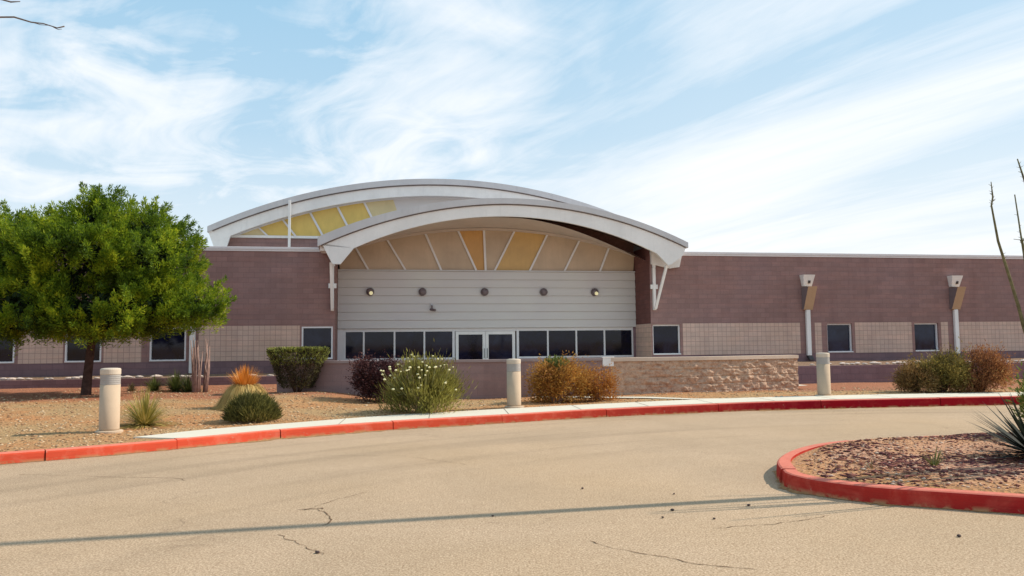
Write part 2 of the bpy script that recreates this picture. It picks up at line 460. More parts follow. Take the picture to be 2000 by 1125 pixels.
# kerbs, cast in segments with open joints
def kerb_mesh(line, heights, width, joints, name, label):
    mb = MB()
    L = [0]
    for a, b in zip(line[:-1], line[1:]): L.append(L[-1]+math.dist(a, b))
    def at(s):
        i = max(0, min(len(L)-2, next((k for k in range(len(L)-1) if s <= L[k+1]), len(L)-2)))
        t = (s-L[i])/(L[i+1]-L[i]); p = [a+(b-a)*t for a, b in zip(line[i], line[i+1])]
        d = [(b-a)/(L[i+1]-L[i]) for a, b in zip(line[i], line[i+1])]
        return p, d, heights(p[0])
    cuts = [0]+joints+[L[-1]]
    for s0, s1 in zip(cuts[:-1], cuts[1:]):
        s0 += .016; m = max(2, int((s1-s0)/.18)); vs = []
        jz = random.uniform(-.006, .006); jy = random.uniform(-.012, .012)
        for k in range(m+1):
            p, d, h = at(s0+(s1-s0)*k/m); nx, ny = -d[1], d[0]; h += jz
            w0 = jy + .006*math.sin(s0*3+k*.7)
            prof = [(w0, -.05), (w0+.012, h-.03), (w0+.02, h-.01), (w0+.04, h), (width, h+.002), (width, -.05)]
            vs += [(p[0]+nx*a, p[1]+ny*a, z) for a, z in prof]
        fs = []
        for k in range(m):
            for j in range(5): fs.append((k*6+j, (k+1)*6+j, (k+1)*6+j+1, k*6+j+1))
        fs += [tuple(range(5, -1, -1)), tuple(range(m*6, m*6+6))]
        mb.add(vs, fs)
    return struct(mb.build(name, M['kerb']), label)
kl = [(x, kerb_y(x)) for x in np.linspace(-30, 40, 351)]
def arc_at(xq):
    s = 0
    for a, b in zip(kl[:-1], kl[1:]):
        if b[0] >= xq: return s+math.dist(a, b)*(xq-a[0])/(b[0]-a[0])
        s += math.dist(a, b)
jx = [-24, -20.5, -17, -14, -11.5, -9, -6.66, -5.27, -4.02, -2.27, -.23, 2.0, 4.65, 7.2, 10.2, 13.2, 16.2, 19.2, 22.2, 26, 30, 34]
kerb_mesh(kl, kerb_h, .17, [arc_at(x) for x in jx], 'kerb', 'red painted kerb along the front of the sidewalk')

def dirt_strip(line, w0, w1, name, label):
    mb = MB(); vs = []; r_ = random.Random(4); a = .5; b = .5
    for i, p in enumerate(line):
        q = line[min(i+1, len(line)-1)]; q0 = line[max(i-1, 0)]; dx, dy = q[0]-q0[0], q[1]-q0[1]; l = math.hypot(dx, dy)
        a = max(0, min(1, a+r_.uniform(-.35, .35))); w = w0+(w1-w0)*a*a
        vs += [(p[0]-dy/l*.02, p[1]+dx/l*.02, .004), (p[0]+dy/l*w, p[1]-dx/l*w, .004)]
    mb.add(vs, [(2*i, 2*i+1, 2*i+3, 2*i+2) for i in range(len(line)-1)])
    return struct(mb.build(name, M['dirt'], smooth=False), label)
M['dirt'] = m_gravel('gutter_sand', (.20, .115, .05), (.42, .26, .12), (.56, .38, .2), (.45, .2, .08), .5)
dl = [(x, kerb_y(x)) for x in np.linspace(-14, 24, 560)]
dirt_strip(dl, .02, .17, 'gutter_dirt', 'sand washed up along the foot of the red kerb')

# traffic island
IS = [(3.0, 8.78), (2.96, 8.45), (3.12, 8.05), (3.5, 7.68), (3.95, 7.43), (4.65, 7.1), (5.6, 6.68), (7, 6.1), (9, 5.3), (12, 4.2), (16, 3.0), (20, 2.4),
      (21.5, 5), (20, 11.2), (16, 12.1), (12, 12.15), (9, 12.0), (7.41, 11.86), (6.12, 11.66), (5.24, 11.4), (4.33, 10.95), (3.65, 10.25), (3.2, 9.5)]
def smooth_closed(P, m=8):
    out = []; n = len(P)
    for i in range(n):
        p0, p1, p2, p3 = (np.array(P[(i+k-1) % n]) for k in range(4))
        for j in range(m):
            t = j/m
            out.append(tuple(.5*((2*p1)+(-p0+p2)*t+(2*p0-5*p1+4*p2-p3)*t*t+(-p0+3*p1-3*p2+p3)*t**3)))
    return out
ic = smooth_closed(IS)
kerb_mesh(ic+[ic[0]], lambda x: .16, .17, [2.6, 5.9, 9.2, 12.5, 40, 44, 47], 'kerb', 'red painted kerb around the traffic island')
dirt_strip([p for p in smooth_closed(IS, 26)], .01, .09, 'gutter_dirt', 'sand along the foot of the island kerb')
cen = np.array([9., 8.6]); inner = [tuple(cen+(np.array(p)-cen)*(1-.14/np.linalg.norm(np.array(p)-cen))) for p in ic]
isl = MB(); rings = [1, .97, .9, .75, .5, .25]; vs = []
def island_z(x, y):
    return .135 + .05*sstep(0, 1.2, x-3.2) + .012*math.sin(3*x+y)*math.sin(2.3*y)
for q in rings:
    for p in inner:
        w = cen+(np.array(p)-cen)*q; vs.append((w[0], w[1], island_z(*w) if q < .99 else .13))
N_ = len(inner); fs = []
for r_ in range(len(rings)-1):
    for i in range(N_): fs.append((r_*N_+i, r_*N_+(i+1) % N_, (r_+1)*N_+(i+1) % N_, (r_+1)*N_+i))
fs.append(tuple((len(rings)-1)*N_+i for i in range(N_)))
isl.add(vs, fs)
struct(isl.build('traffic_island', M['island'], smooth=True), 'pinkish gravel bed inside the red island kerb')

def scatter(name, pts, smin, smax, mat, flat=.55, seed=3, stretch=1.0):
    r_ = np.random.default_rng(seed); n = len(pts)
    base = np.array([(1, 0, 0), (0, 1, 0), (-1, 0, 0), (0, -1, 0), (0, 0, 1), (0, 0, -1)], float)
    tri = np.array([(0, 1, 4), (1, 2, 4), (2, 3, 4), (3, 0, 4), (1, 0, 5), (2, 1, 5), (3, 2, 5), (0, 3, 5)])
    s = (smin+(smax-smin)*r_.random(n)**2.2)[:, None, None]
    j = 1+.5*(r_.random((n, 6, 1))-.5)
    V = base[None]*j*s
    V[:, :, 2] *= flat; V[:, :, 0] *= 1+stretch*r_.random((n, 1))
    a = r_.random(n)*6.28; ca, sa = np.cos(a)[:, None], np.sin(a)[:, None]
    X = V[:, :, 0]*ca-V[:, :, 1]*sa; Y = V[:, :, 0]*sa+V[:, :, 1]*ca
    V = np.stack([X, Y, V[:, :, 2]], -1)+np.array(pts)[:, None, :]
    F = (tri[None]+(np.arange(n)*6)[:, None, None]).reshape(-1, 3)
    o = np_mesh(name, V.reshape(-1, 3), F, mat); o['kind'] = 'stuff'; return o
def in_poly(x, y, P):
    c = False; j = len(P)-1
    for i in range(len(P)):
        if (P[i][1] > y) != (P[j][1] > y) and x < (P[j][0]-P[i][0])*(y-P[i][1])/(P[j][1]-P[i][1])+P[i][0]: c = not c
        j = i
    return c
M['st_island'] = m_stones('island_stones', [(0, (.13, .045, .04)), (.25, (.24, .085, .06)), (.45, (.46, .23, .14)), (.75, (.60, .37, .25)), (1, (.68, .50, .37))])
M['st_dark'] = m_stones('bark_mulch', [(0, (.075, .026, .032)), (.6, (.17, .062, .055)), (1, (.32, .13, .085))])
M['st_gravel'] = m_stones('gravel_stones', [(0, (.2, .11, .06)), (.3, (.38, .21, .11)), (.6, (.46, .31, .18)), (1, (.58, .44, .29))])
pts = []; mul_pts = []
inn2 = [tuple(cen+(np.array(p)-cen)*.965) for p in inner]
while len(pts) < 9000:
    x, y = rng.uniform(3, 12), rng.uniform(4, 12)
    if in_poly(x, y, inn2): pts.append((x, y, island_z(x, y)+.004))
while len(mul_pts) < 6500:
    x, y = rng.uniform(3, 11), rng.uniform(4.5, 12)
    dens = .5+.5*math.sin(1.9*y+.5*x+1.2)*math.sin(.9*x-.4*y)
    if in_poly(x, y, inn2) and rng.random() < dens**2: mul_pts.append((x, y, island_z(x, y)+.006))
o = scatter('island_gravel_stones', pts, .007, .026, M['st_island']); o['label'] = 'pinkish stones covering the traffic island'; o['category'] = 'gravel'
o = scatter('bark_mulch', mul_pts, .010, .034, M['st_dark'], .4, 5, 2.4); o['label'] = 'dark bark chips lying in bands on the island'; o['category'] = 'mulch'
pts = []
while len(pts) < 11000:
    x, y = rng.uniform(-13.5, 14), rng.uniform(9.5, 24.5)
    k = kerb_y(x)
    if y < k+.25 or (x > -6 and y < walk_back_y(x)+.03): continue
    if rng.random() > min(1, (13.5/y)**1.6): continue
    pts.append((x, y, ground_z(x, y)+.003))
o = scatter('gravel_stones', pts, .008, .036, M['st_gravel']); o['label'] = 'loose stones covering the gravel ground before the building'; o['category'] = 'gravel'

# cracks and pebbles on the road
def crack(line, w, name='road_crack'):
    mb = MB(); P = [line[0]]
    for a, b in zip(line[:-1], line[1:]):
        m = max(2, int(math.dist(a, b)/.05))
        for k in range(1, m+1):
            t = k/m; P.append((a[0]+(b[0]-a[0])*t+random.uniform(-.018, .018), a[1]+(b[1]-a[1])*t+random.uniform(-.018, .018)))
    vs = []
    for i, p in enumerate(P):
        q = P[min(i+1, len(P)-1)]; q0 = P[max(i-1, 0)]; dx, dy = q[0]-q0[0], q[1]-q0[1]; l = math.hypot(dx, dy) or 1
        ww = w*random.uniform(.25, 1.3)*(0.15 if i in (0, len(P)-1) else 1)
        vs += [(p[0]-dy/l*ww, p[1]+dx/l*ww, .004), (p[0]+dy/l*ww, p[1]-dx/l*ww, .004)]
    mb.add(vs, [(2*i, 2*i+1, 2*i+3, 2*i+2) for i in range(len(P)-1)])
    return struct(mb.build(name, M['crack']), 'dark crack in the asphalt')
crack([(-2.12, 7.62), (-1.98, 7.66), (-1.9, 7.6), (-1.72, 7.35), (-1.66, 7.12), (-1.7, 6.95)], .008)
crack([(-2.06, 7.58), (-1.97, 7.78), (-1.83, 8.1), (-1.6, 8.5)], .0035)
crack([(-1.96, 7.66), (-1.9, 7.69), (-1.86, 7.66)], .014)
crack([(-2.02, 6.65), (-1.78, 6.38), (-1.6, 6.15), (-1.45, 6.0)], .004)
crack([(.6, 6.35), (.77, 6.1), (1.12, 5.85), (1.32, 5.65), (1.7, 5.5)], .005)
crack([(-6.3, 9.9), (-4.9, 9.62), (-4.1, 9.5), (-3.9, 9.3)], .004)
crack([(-4.6, 11.6), (-3.3, 11.3), (-1.6, 11.2), (-.6, 10.3)], .0035)
crack([(1.7, 6.72), (2.3, 6.85), (2.9, 7.15)], .004)
pb = MB(); pb.lathe([(.004, -.008), (.02, 0), (.023, .008), (.012, .02), (.003, .022)], 7)
peb = pb.build('pebble', M['pebble'])
for i, (x, y, s) in enumerate([(-.2, 7.25, 1.), (.75, 8.55, 1.3), (1.5, 7.42, 1.5), (2.28, 7.6, 1.5), (1.35, 7.12, 1.1), (1.8, 7.05, 1.1), (3.6, 6.35, 1.5), (-1.52, 6.05, 1.5), (1.68, 8.2, 1.)]):
    o = peb if i == 0 else peb.copy()
    if i: COL.objects.link(o)
    o.location = (x, y, .006); o.scale = (s*.62, s*.5, s*.45); o.rotation_euler = (0, 0, i*1.3)
    tag(o, 'small dark pebble lying on the tan asphalt', 'pebble', 'dark pebbles scattered on the road')

# ------------------------------------------------------------------ the building (local x along the facade, y into it)
TH = R(10); D0 = 31.0
eu = Vector((math.cos(TH), math.sin(TH), 0)); ev = Vector((-math.sin(TH), math.cos(TH), 0))
def wl(u, v, z): return Vector((0, D0, 0))+eu*u+ev*v+Vector((0, 0, z))
B = empty('office_building', (0, D0, 0), TH)
tag(B, 'long single storey purple brown block building with white arched entrance canopy', 'building')

LE, RE = -6.98, 5.86       # edges of the entrance recess
def wall_front(u0, u1, z0, z1, holes, v, depth, name, mat, rev=True):
    us = sorted({u0, u1, *[h[0] for h in holes], *[h[1] for h in holes]}); zs = sorted({z0, z1, *[h[2] for h in holes], *[h[3] for h in holes]})
    mb = MB()
    for a, b in zip(us[:-1], us[1:]):
        for c, d in zip(zs[:-1], zs[1:]):
            if any(h[0] <= a and b <= h[1] and h[2] <= c and d <= h[3] for h in holes): continue
            mb.quad((a, v, c), (b, v, c), (b, v, d), (a, v, d))
    for a, b, c, d in holes:
        y = v+depth
        mb.quad((a, v, c), (a, v, d), (a, y, d), (a, y, c)); mb.quad((b, v, d), (b, v, c), (b, y, c), (b, y, d))
        mb.quad((a, v, d), (b, v, d), (b, y, d), (a, y, d)); mb.quad((b, v, c), (a, v, c), (a, y, c), (b, y, c))
    return mb.build(name, mat, B)
winL = [(-19.5, -18.27), (-16.6, -15.36), (-13.7, -12.42), (-8.23, -7.06)]
winR = [(5.93, 7.15), (13.88, 15.08), (18.12, 19.32)]
WZ0, WZ1 = 1.06, 2.32
wall_front(-32, LE, -.1, 5.3, [(a, b, WZ0, WZ1) for a, b in winL], 0, .22, 'wall', M['block'])
wall_front(RE, 32, -.1, 5.3, [(a, b, WZ0, WZ1) for a, b in winR], 0, .22, 'wall', M['block'])
# side returns of the entrance recess
w = MB(); w.quad((LE, 0, -.1), (LE, 2.2, -.1), (LE, 2.2, 5.62), (LE, 0, 5.62)); w.build('side_wall', M['block'], B)
w = MB(); w.quad((RE, 2.2, 2.36), (RE, 0, 2.36), (RE, 0, 5.62), (RE, 2.2, 5.62)); w.build('side_wall', M['block_shade'], B, label='dark brown shaded pier beside the entrance')
w = MB(); w.quad((RE, 2.2, -.1), (RE, 0, -.1), (RE, 0, 2.36), (RE, 2.2, 2.36)); w.build('side_wall', M['block_light'], B, label='pale block base below the dark pier')
# end and rear walls, flat roof
w = MB(); w.quad((-32, 24, -.1), (-32, 0, -.1), (-32, 0, 5.3), (-32, 24, 5.3)); w.quad((32, 0, -.1), (32, 24, -.1), (32, 24, 5.3), (32, 0, 5.3)); w.quad((32, 24, -.1), (-32, 24, -.1), (-32, 24, 5.3), (32, 24, 5.3))
w.build('rear_wall', M['block'], B)
w = MB(); w.quad((-32, .02, 5.1), (LE, .02, 5.1), (LE, 24, 5.1), (-32, 24, 5.1)); w.quad((RE, .02, 5.1), (32, .02, 5.1), (32, 24, 5.1), (RE, 24, 5.1)); w.quad((LE, 4, 5.1), (RE, 4, 5.1), (RE, 24, 5.1), (LE, 24, 5.1))
w.build('roof', M['roof'], B)
for a, b in ((-32.06, LE-.02), (RE+.02, 32.06)):
    w = MB(); w.box(a, b, -.05, .32, 5.29, 5.39); w.box(a, b, -.03, 0, 5.22, 5.29); w.build('coping', M['coping'], B, bevel=.008)

# pale scored block band between the windows
for a, b in [(-32, -22.9), (-21.6, -19.85), (-18.15, -16.66), (-15.28, -13.98), (-11.98, -8.3), (7.26, 12.6), (13.3, 13.62), (15.2, 17.98), (19.45, 19.8), (20.2, 32)]:
    w = MB(); w.box(a, b, -.006, .004, 1.04, 2.36); w.build('block_band', M['block_light'], B)
w = MB(); w.box(-32, LE-.01, -.012, .004, -.1, 1.035); w.build('base_course', M['block_low'], B)
w = MB(); w.box(RE+.01, 32, -.012, .004, -.1, 1.035); w.build('base_course', M['block_low'], B)

def window(a, b, right):
    y = .13 if right else .055; f = .06
    mb = MB()
    mb.box(a+.002, a+f, y-.05, y+.06, WZ0+.002, WZ1-.002); mb.box(b-f, b-.002, y-.05, y+.06, WZ0+.002, WZ1-.002)
    mb.box(a+f, b-f, y-.05, y+.06, WZ1-f, WZ1-.002); mb.box(a+f, b-f, y-.05, y+.06, WZ0+.002, WZ0+f)
    fr = mb.build('window', M['frame'], B)
    p = MB(); p.quad((a+f-.01, y+.02, WZ0+f-.01), (b-f+.01, y+.02, WZ0+f-.01), (b-f+.01, y+.02, WZ1-f+.01), (a+f-.01, y+.02, WZ1-f+.01)); p.build('pane', M['glass'], fr)
    s_ = MB(); s_.box(a+.004, b-.004, -.035, y-.052, WZ0+.003, WZ0+.05); s_.build('sill', M['frame'], fr)
for a, b in winL: window(a, b, False)
for a, b in winR: window(a, b, True)

# entrance: lapped siding, storefront, doors
sd = MB(); n = 7; z0, z1 = 2.27, 4.67; h = (z1-z0)/n
for i in range(n):
    a = z0+i*h; b = a+h
    sd.quad((LE+.01, 1.835, a), (RE-.01, 1.835, a), (RE-.01, 1.865, b-.03), (LE+.01, 1.865, b-.03))
    sd.quad((LE+.01, 1.865, b-.03), (RE-.01, 1.865, b-.03), (RE-.01, 1.885, b-.03), (LE+.01, 1.885, b-.03))
    sd.quad((LE+.01, 1.885, b-.03), (RE-.01, 1.885, b-.03), (RE-.01, 1.885, b), (LE+.01, 1.885, b))
    sd.quad((LE+.01, 1.885, b), (RE-.01, 1.885, b), (RE-.01, 1.835, b), (LE+.01, 1.835, b))
sd.quad((RE-.01, 1.835, z0), (LE+.01, 1.835, z0), (LE+.01, 2.1, z0), (RE-.01, 2.1, z0))
sd.build('siding', M['siding'], B)
w = MB(); w.box(LE+.01, RE-.01, 1.80, 1.9, z1+.002, z1+.05); w.build('siding_cap', M['rim'], B)

# storefront glazing
SF = MB(); y0, y1 = 1.95, 2.05
SF.box(-6.72, 5.74, y0, y1, 2.13, 2.262); SF.box(-6.72, -2.2, y0-.02, y1, .95, 1.03); SF.box(.56, 5.74, y0-.02, y1, .95, 1.03)
mull = [-6.72, -5.95, -4.69, -3.45, -2.22, .54, 1.86, 3.13, 4.4, 5.68]
for m_ in mull:
    wd = .07 if m_ not in (-2.22, .54) else .1
    SF.box(m_-wd/2+.035, m_+wd/2+.035, y0+.003, y1-.003, .3 if m_ in (-2.22, .54) else 1.03, 2.13)
sfo = SF.build('storefront', M['frame'], B)
for a, b in [(0, 1), (1, 2), (2, 3), (3, 4), (5, 6), (6, 7), (7, 8), (8, 9)]:
    p = MB(); p.quad((mull[a]+.06, 2.0, 1.02), (mull[b]+.01, 2.0, 1.02), (mull[b]+.01, 2.0, 2.14), (mull[a]+.06, 2.0, 2.14)); p.build('pane', M['glass'], sfo)
for a_, b_ in ((-6.72, -2.2), (.58, 5.74)):
    w = MB(); w.box(a_, b_, 1.98, 2.06, .2, .949); w.build('knee_wall', M['block_low'], sfo)
w = MB(); w.box(LE+.005, -6.725, 1.92, 2.08, .2, 2.262); w.build('jamb_panel', M['frame'], B); 
w = MB(); w.box(5.745, RE-.005, 1.92, 2.08, .2, 2.262); w.build('jamb_panel', M['block_low'], B)
for a, b, hs in ((-2.1, -.825, 1), (-.815, .46, -1)):
    d = MB(); st = .125
    d.box(a, a+st, 1.955, 2.02, .26, 2.12); d.box(b-st, b, 1.955, 2.02, .26, 2.12); d.box(a+st, b-st, 1.955, 2.02, 1.99, 2.12); d.box(a+st, b-st, 1.955, 2.02, .26, .5)
    do = d.build('door', M['white'], B)
    p = MB(); p.quad((a+st-.01, 1.99, .49), (b-st+.01, 1.99, .49), (b-st+.01, 1.99, 2.0), (a+st-.01, 1.99, 2.0)); p.build('pane', M['glass'], do)
    hx = b-.06 if hs == 1 else a+.06
    hd = MB(); hd.tube([(hx, 1.95, 1.0), (hx, 1.89, 1.02), (hx, 1.89, 1.38), (hx, 1.95, 1.4)], .013, 6); hd.build('handle', M['dark'], do)

# arcs
def arc(uc, Rr, top): return lambda u: top-(Rr-math.sqrt(Rr*Rr-(u-uc)**2))
fan_top = arc(-.6, 20., 6.5)
# front fanlight
bots = [-6.9, -5.73, -4.2, -2.7, -1.21, -.81, -.42, 1.11, 2.65, 4.25, 5.8]
tops = [-6.95, -6.25, -4.95, -3.36, -1.97, -.87, .45, 1.9, 3.34, 4.67, 5.85]
fb = MB(); n = 40
for i in range(n):
    a = LE+.01+(RE-LE-.02)*i/n; b = LE+.01+(RE-LE-.02)*(i+1)/n
    fb.hexa([(a, 1.78, fan_top(a)-.06), (b, 1.78, fan_top(b)-.06), (b, 1.96, fan_top(b)-.06), (a, 1.96, fan_top(a)-.06), (a, 1.78, fan_top(a)+.04), (b, 1.78, fan_top(b)+.04), (b, 1.96, fan_top(b)+.04), (a, 1.96, fan_top(a)+.04)])
FAN = fb.build('fanlight', M['soffit'], B)
cols = ['fan_tan', 'fan_tan', 'fan_tan', 'fan_tan', 'fan_orange', 'fan_tan', 'fan_amber', 'fan_tan', 'fan_tan', 'fan_tan']
cols[4] = 'fan_orange'
for i in range(10):
    poly = [(bots[i], 4.70), (bots[i+1], 4.70)]
    for k in range(6, -1, -1):
        u = tops[i]+(tops[i+1]-tops[i])*k/6; poly.append((u, fan_top(u)-.01))
    p = MB(); p.add([(u, 1.9, z) for u, z in poly], [tuple(range(len(poly)))]); p.build('panel', M[cols[i]], FAN)
for i in range(1, 10):
    a, t_ = bots[i], tops[i]; w_ = .045
    p = MB(); p.hexa([(a-w_, 1.83, 4.705), (a+w_, 1.83, 4.705), (a+w_, 1.895, 4.705), (a-w_, 1.895, 4.705), (t_-w_, 1.83, fan_top(t_)-.062), (t_+w_, 1.83, fan_top(t_)-.062), (t_+w_, 1.895, fan_top(t_)-.062), (t_-w_, 1.895, fan_top(t_)-.062)])
    p.build('mullion', M['frame'], FAN)

# entrance canopy: barrel roof, fascia, soffit, brackets
def arch_slab(mb, fo, fi, u0, u1, v0, v1, n=48):
    """solid between two arcs: outer fo(u), inner fi(u), from v0 to v1"""
    for i in range(n):
        a = u0+(u1-u0)*i/n; b = u0+(u1-u0)*(i+1)/n
        mb.quad((a, v0, fi(a)), (b, v0, fi(b)), (b, v0, fo(b)), (a, v0, fo(a)))
        mb.quad((b, v1, fi(b)), (a, v1, fi(a)), (a, v1, fo(a)), (b, v1, fo(b)))
        mb.quad((a, v0, fo(a)), (b, v0, fo(b)), (b, v1, fo(b)), (a, v1, fo(a)))
        mb.quad((b, v0, fi(b)), (a, v0, fi(a)), (a, v1, fi(a)), (b, v1, fi(b)))
    for u, s in ((u0, 1), (u1, -1)):
        q = [(u, v0, fi(u)), (u, v0, fo(u)), (u, v1, fo(u)), (u, v1, fi(u))]
        mb.quad(*(q if s == 1 else q[::-1]))
    return mb
co = arc(-.25, 17.2, 7.29); 
CL, CR = -7.58, 7.12
def rt_(u): return .22+.13*max(0., (-u-.5)/7)
rim = arch_slab(MB(), co, lambda u: co(u)-rt_(u), CL, CR, -1.13, 3.4)
CAN = rim.build('canopy', M['rim'], B)
lo = arc(-.3, 14.0, 6.58)
f_ = MB(); n = 44; a0, a1 = -6.25, 5.80
fo = lambda u: co(u)-rt_(u)-.002
arch_slab(f_, fo, lo, a0, a1, -1.05, -.93, n)
# gusset plates that close the fascia at both ends
f_.prism([(CL+.1, fo(CL+.1)), (CL+.14, 5.42), (-7.03, 4.64), (-6.74, 4.64), (a0-.001, lo(a0)), (a0-.001, fo(a0))][::-1], -1.05, -.93)
f_.prism([(a1+.001, fo(a1)), (a1+.001, lo(a1)), (6.28, 4.70), (6.42, 4.74), (6.93, 5.12), (CR-.08, fo(CR-.08))][::-1], -1.05, -.93)
f_.build('fascia', M['white'], CAN)
# thin dark strip that paints the shadow line under the rim
st = arch_slab(MB(), lambda u: co(u)-rt_(u)-.004, lambda u: co(u)-rt_(u)-.045, CL+.12, CR-.1, -1.085, -1.052); st.build('shadow_line', M['reveal'], CAN)
# rear gusset plates against the wall
for side, pts_ in ((0, [(-7.45, 5.55), (-7.45, 5.42), (-7.06, 4.66), (-6.99, 4.66), (-6.99, 5.55)]), (1, [(RE+.02, 5.52), (RE+.02, 4.84), (6.7, 4.66), (7.1, 4.72), (7.22, 5.2), (7.1, 5.52)])):
    g_ = MB(); g_.prism(pts_[::-1] if side == 0 else pts_[::-1], -.2, -.06); g_.build('gusset', M['white'], CAN)
for a, b, z0_, z1_ in ((-7.5, -7.2, 5.16, 5.5), (6.72, 7.02, 5.18, 5.5)):
    e = MB(); e.box(a, b, -.925, 3.3, z0_, z1_); e.build('edge_beam', M['white'], CAN)
# wall struts below the gussets: an upright on the wall and a raking member from the front gusset
for u in (-7.08, 6.0):
    uo = u-.02 if u < 0 else u+.28
    s_ = MB(); s_.box(u-.055, u+.055, -.16, -.02, 2.92, 4.68); s_.box(u-.15, u+.15, -.14, -.04, 3.80, 3.98); so = s_.build('strut', M['white'], CAN)
    s_ = MB(); s_.hexa([(u-.05, -.26, 2.96), (u+.05, -.26, 2.96), (u+.05, -.165, 2.96), (u-.05, -.165, 2.96), (uo-.05, -.9, 4.72), (uo+.05, -.9, 4.72), (uo+.05, -.78, 4.72), (uo-.05, -.78, 4.72)]); s_.build('brace', M['white'], so)
    s_ = MB(); s_.hexa([(u-.06, -.17, 4.69), (u+.06, -.17, 4.69), (u+.06, -.06, 4.69), (u-.06, -.06, 4.69), (u-.06, -.17, 4.9), (u+.06, -.17, 4.9), (u+.06, -.06, 4.9), (u-.06, -.06, 4.9)]) if u > 0 else s_.box(u-.06, u+.06, -.17, -.06, 4.69, 4.75)
    s_.build('strut_cap', M['white'], so)
# soffit: pale panel near the wall, dark open deck behind the fascia
so = MB(); n = 40; m2 = 5
def sof(u, t):      # t 0 at front, 1 at the fanlight
    return (lo(max(a0, min(a1, u)))+.20-.36*sstep(.2, 5.6, u))*(1-t)+(fan_top(u)+.045)*t
grid = []
for i in range(n+1):
    u = LE+.01+(RE-LE-.02)*i/n
    for j in range(m2+1):
        t = j/m2; grid.append((u, .40+1.45*t, sof(u, t)))
so.add(grid, [(i*(m2+1)+j, i*(m2+1)+j+1, (i+1)*(m2+1)+j+1, (i+1)*(m2+1)+j) for i in range(n) for j in range(m2)])
so.build('soffit', M['soffit'], CAN, smooth=True)
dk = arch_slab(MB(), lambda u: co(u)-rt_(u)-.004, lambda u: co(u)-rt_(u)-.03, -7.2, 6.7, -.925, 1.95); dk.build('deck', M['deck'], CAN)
hd = MB()     # header that closes the wall between fanlight and canopy roof
n = 40
for i in range(n):
    a = LE+(RE-LE)*i/n; b = LE+(RE-LE)*(i+1)/n
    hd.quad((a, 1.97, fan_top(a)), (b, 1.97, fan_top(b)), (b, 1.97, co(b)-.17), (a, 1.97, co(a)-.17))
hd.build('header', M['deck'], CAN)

# large arched roof behind
bo = arc(-2.5, 22.5, 8.86); BL, BR = -12.35, 7.35
VB = 3.0
arch = arch_slab(MB(), bo, lambda u: bo(u)-.25, BL, BR, VB-.1, VB+12, 60)
BIG = arch.build('arched_roof', M['rim'], B)
f_ = MB(); bi = lambda u: bo(u)-.74-.05*((u+2.5)/9)**2
arch_slab(f_, lambda u: bo(u)-.252, bi, BL+.35, BR-.35, VB, VB+.14, 60)
f_.prism([(BL+.03, bo(BL+.03)-.252), (BL+.3, 5.6), (BL+.72, 5.6), (BL+.9, bi(BL+.9)-.0), (BL+.349, bo(BL+.349)-.252)][::-1], VB+.004, VB+.138)
f_.build('fascia', M['white'], BIG)
st = arch_slab(MB(), lambda u: bo(u)-.254, lambda u: bo(u)-.295, BL+.2, BR-.2, VB-.055, VB-.003, 60); st.build('shadow_line', M['reveal'], BIG)  # dark strip painting the shadow line below the big roof's rim
VT = 3.45
gw = MB(); gw.box(BL+.6, BR-.6, VT+.02, VT+.2, 5.0, 6.2); gw.build('gable_wall', M['block'], BIG)
rl = MB(); rl.box(BL+.65, BR-.65, VT-.06, VT+.16, 6.202, 6.31); rl.build('rail', M['white'], BIG)
bf = MB(); bt = lambda u: bo(u)-.45
bb = [-11.75, -10.02, -8.85, -7.69, -6.42, -5.2, -4.1]
tt = [-11.75, -10.40, -9.40, -8.26, -7.11, -5.96, -4.70]
bf = arch_slab(MB(), lambda u: bi(u)+.12, lambda u: bi(u)-.03, BL+.95, BR-.95, VT-.05, VT+.02, 50)
BFAN = bf.build('fanlight', M['frame'], BIG)
bc = ['fan_cream', 'fan_yellow', 'fan_yellow', 'fan_yellow', 'fan_yellow', 'fan_cream']
for i in range(6):
    poly = [(bb[i], 6.3), (bb[i+1], 6.3)]
    for k in range(6, -1, -1):
        u = tt[i]+(tt[i+1]-tt[i])*k/6
        poly.append((u, max(6.31, bi(u)+.02)))
    p = MB(); p.add([(u, VT, z) for u, z in poly], [tuple(range(len(poly)))]); p.build('panel', M[bc[i]], BFAN)
    if i:
        a, t_ = bb[i], tt[i]; w_ = .05
        p = MB(); p.hexa([(a-w_, VT-.07, 6.31), (a+w_, VT-.07, 6.31), (a+w_, VT-.004, 6.31), (a-w_, VT-.004, 6.31), (t_-w_, VT-.07, bi(t_)+.02), (t_+w_, VT-.07, bi(t_)+.02), (t_+w_, VT-.004, bi(t_)+.02), (t_-w_, VT-.004, bi(t_)+.02)]); p.build('mullion', M['frame'], BFAN)
poly = [(bb[6], 6.3), (BR-.9, 6.3)]
for k in range(30, -1, -1):
    u = tt[6]+(BR-.95-tt[6])*k/30; poly.append((u, max(6.31, bi(u)+.02)))
p = MB(); p.add([(u, VT, z) for u, z in poly], [tuple(range(len(poly)))]); p.build('siding', M['siding'], BIG)
ps = MB(); ps.box(-9.08, -8.98, 2.72, 2.82, 5.1, 7.74); ps.build('support_post', M['white'], BIG)

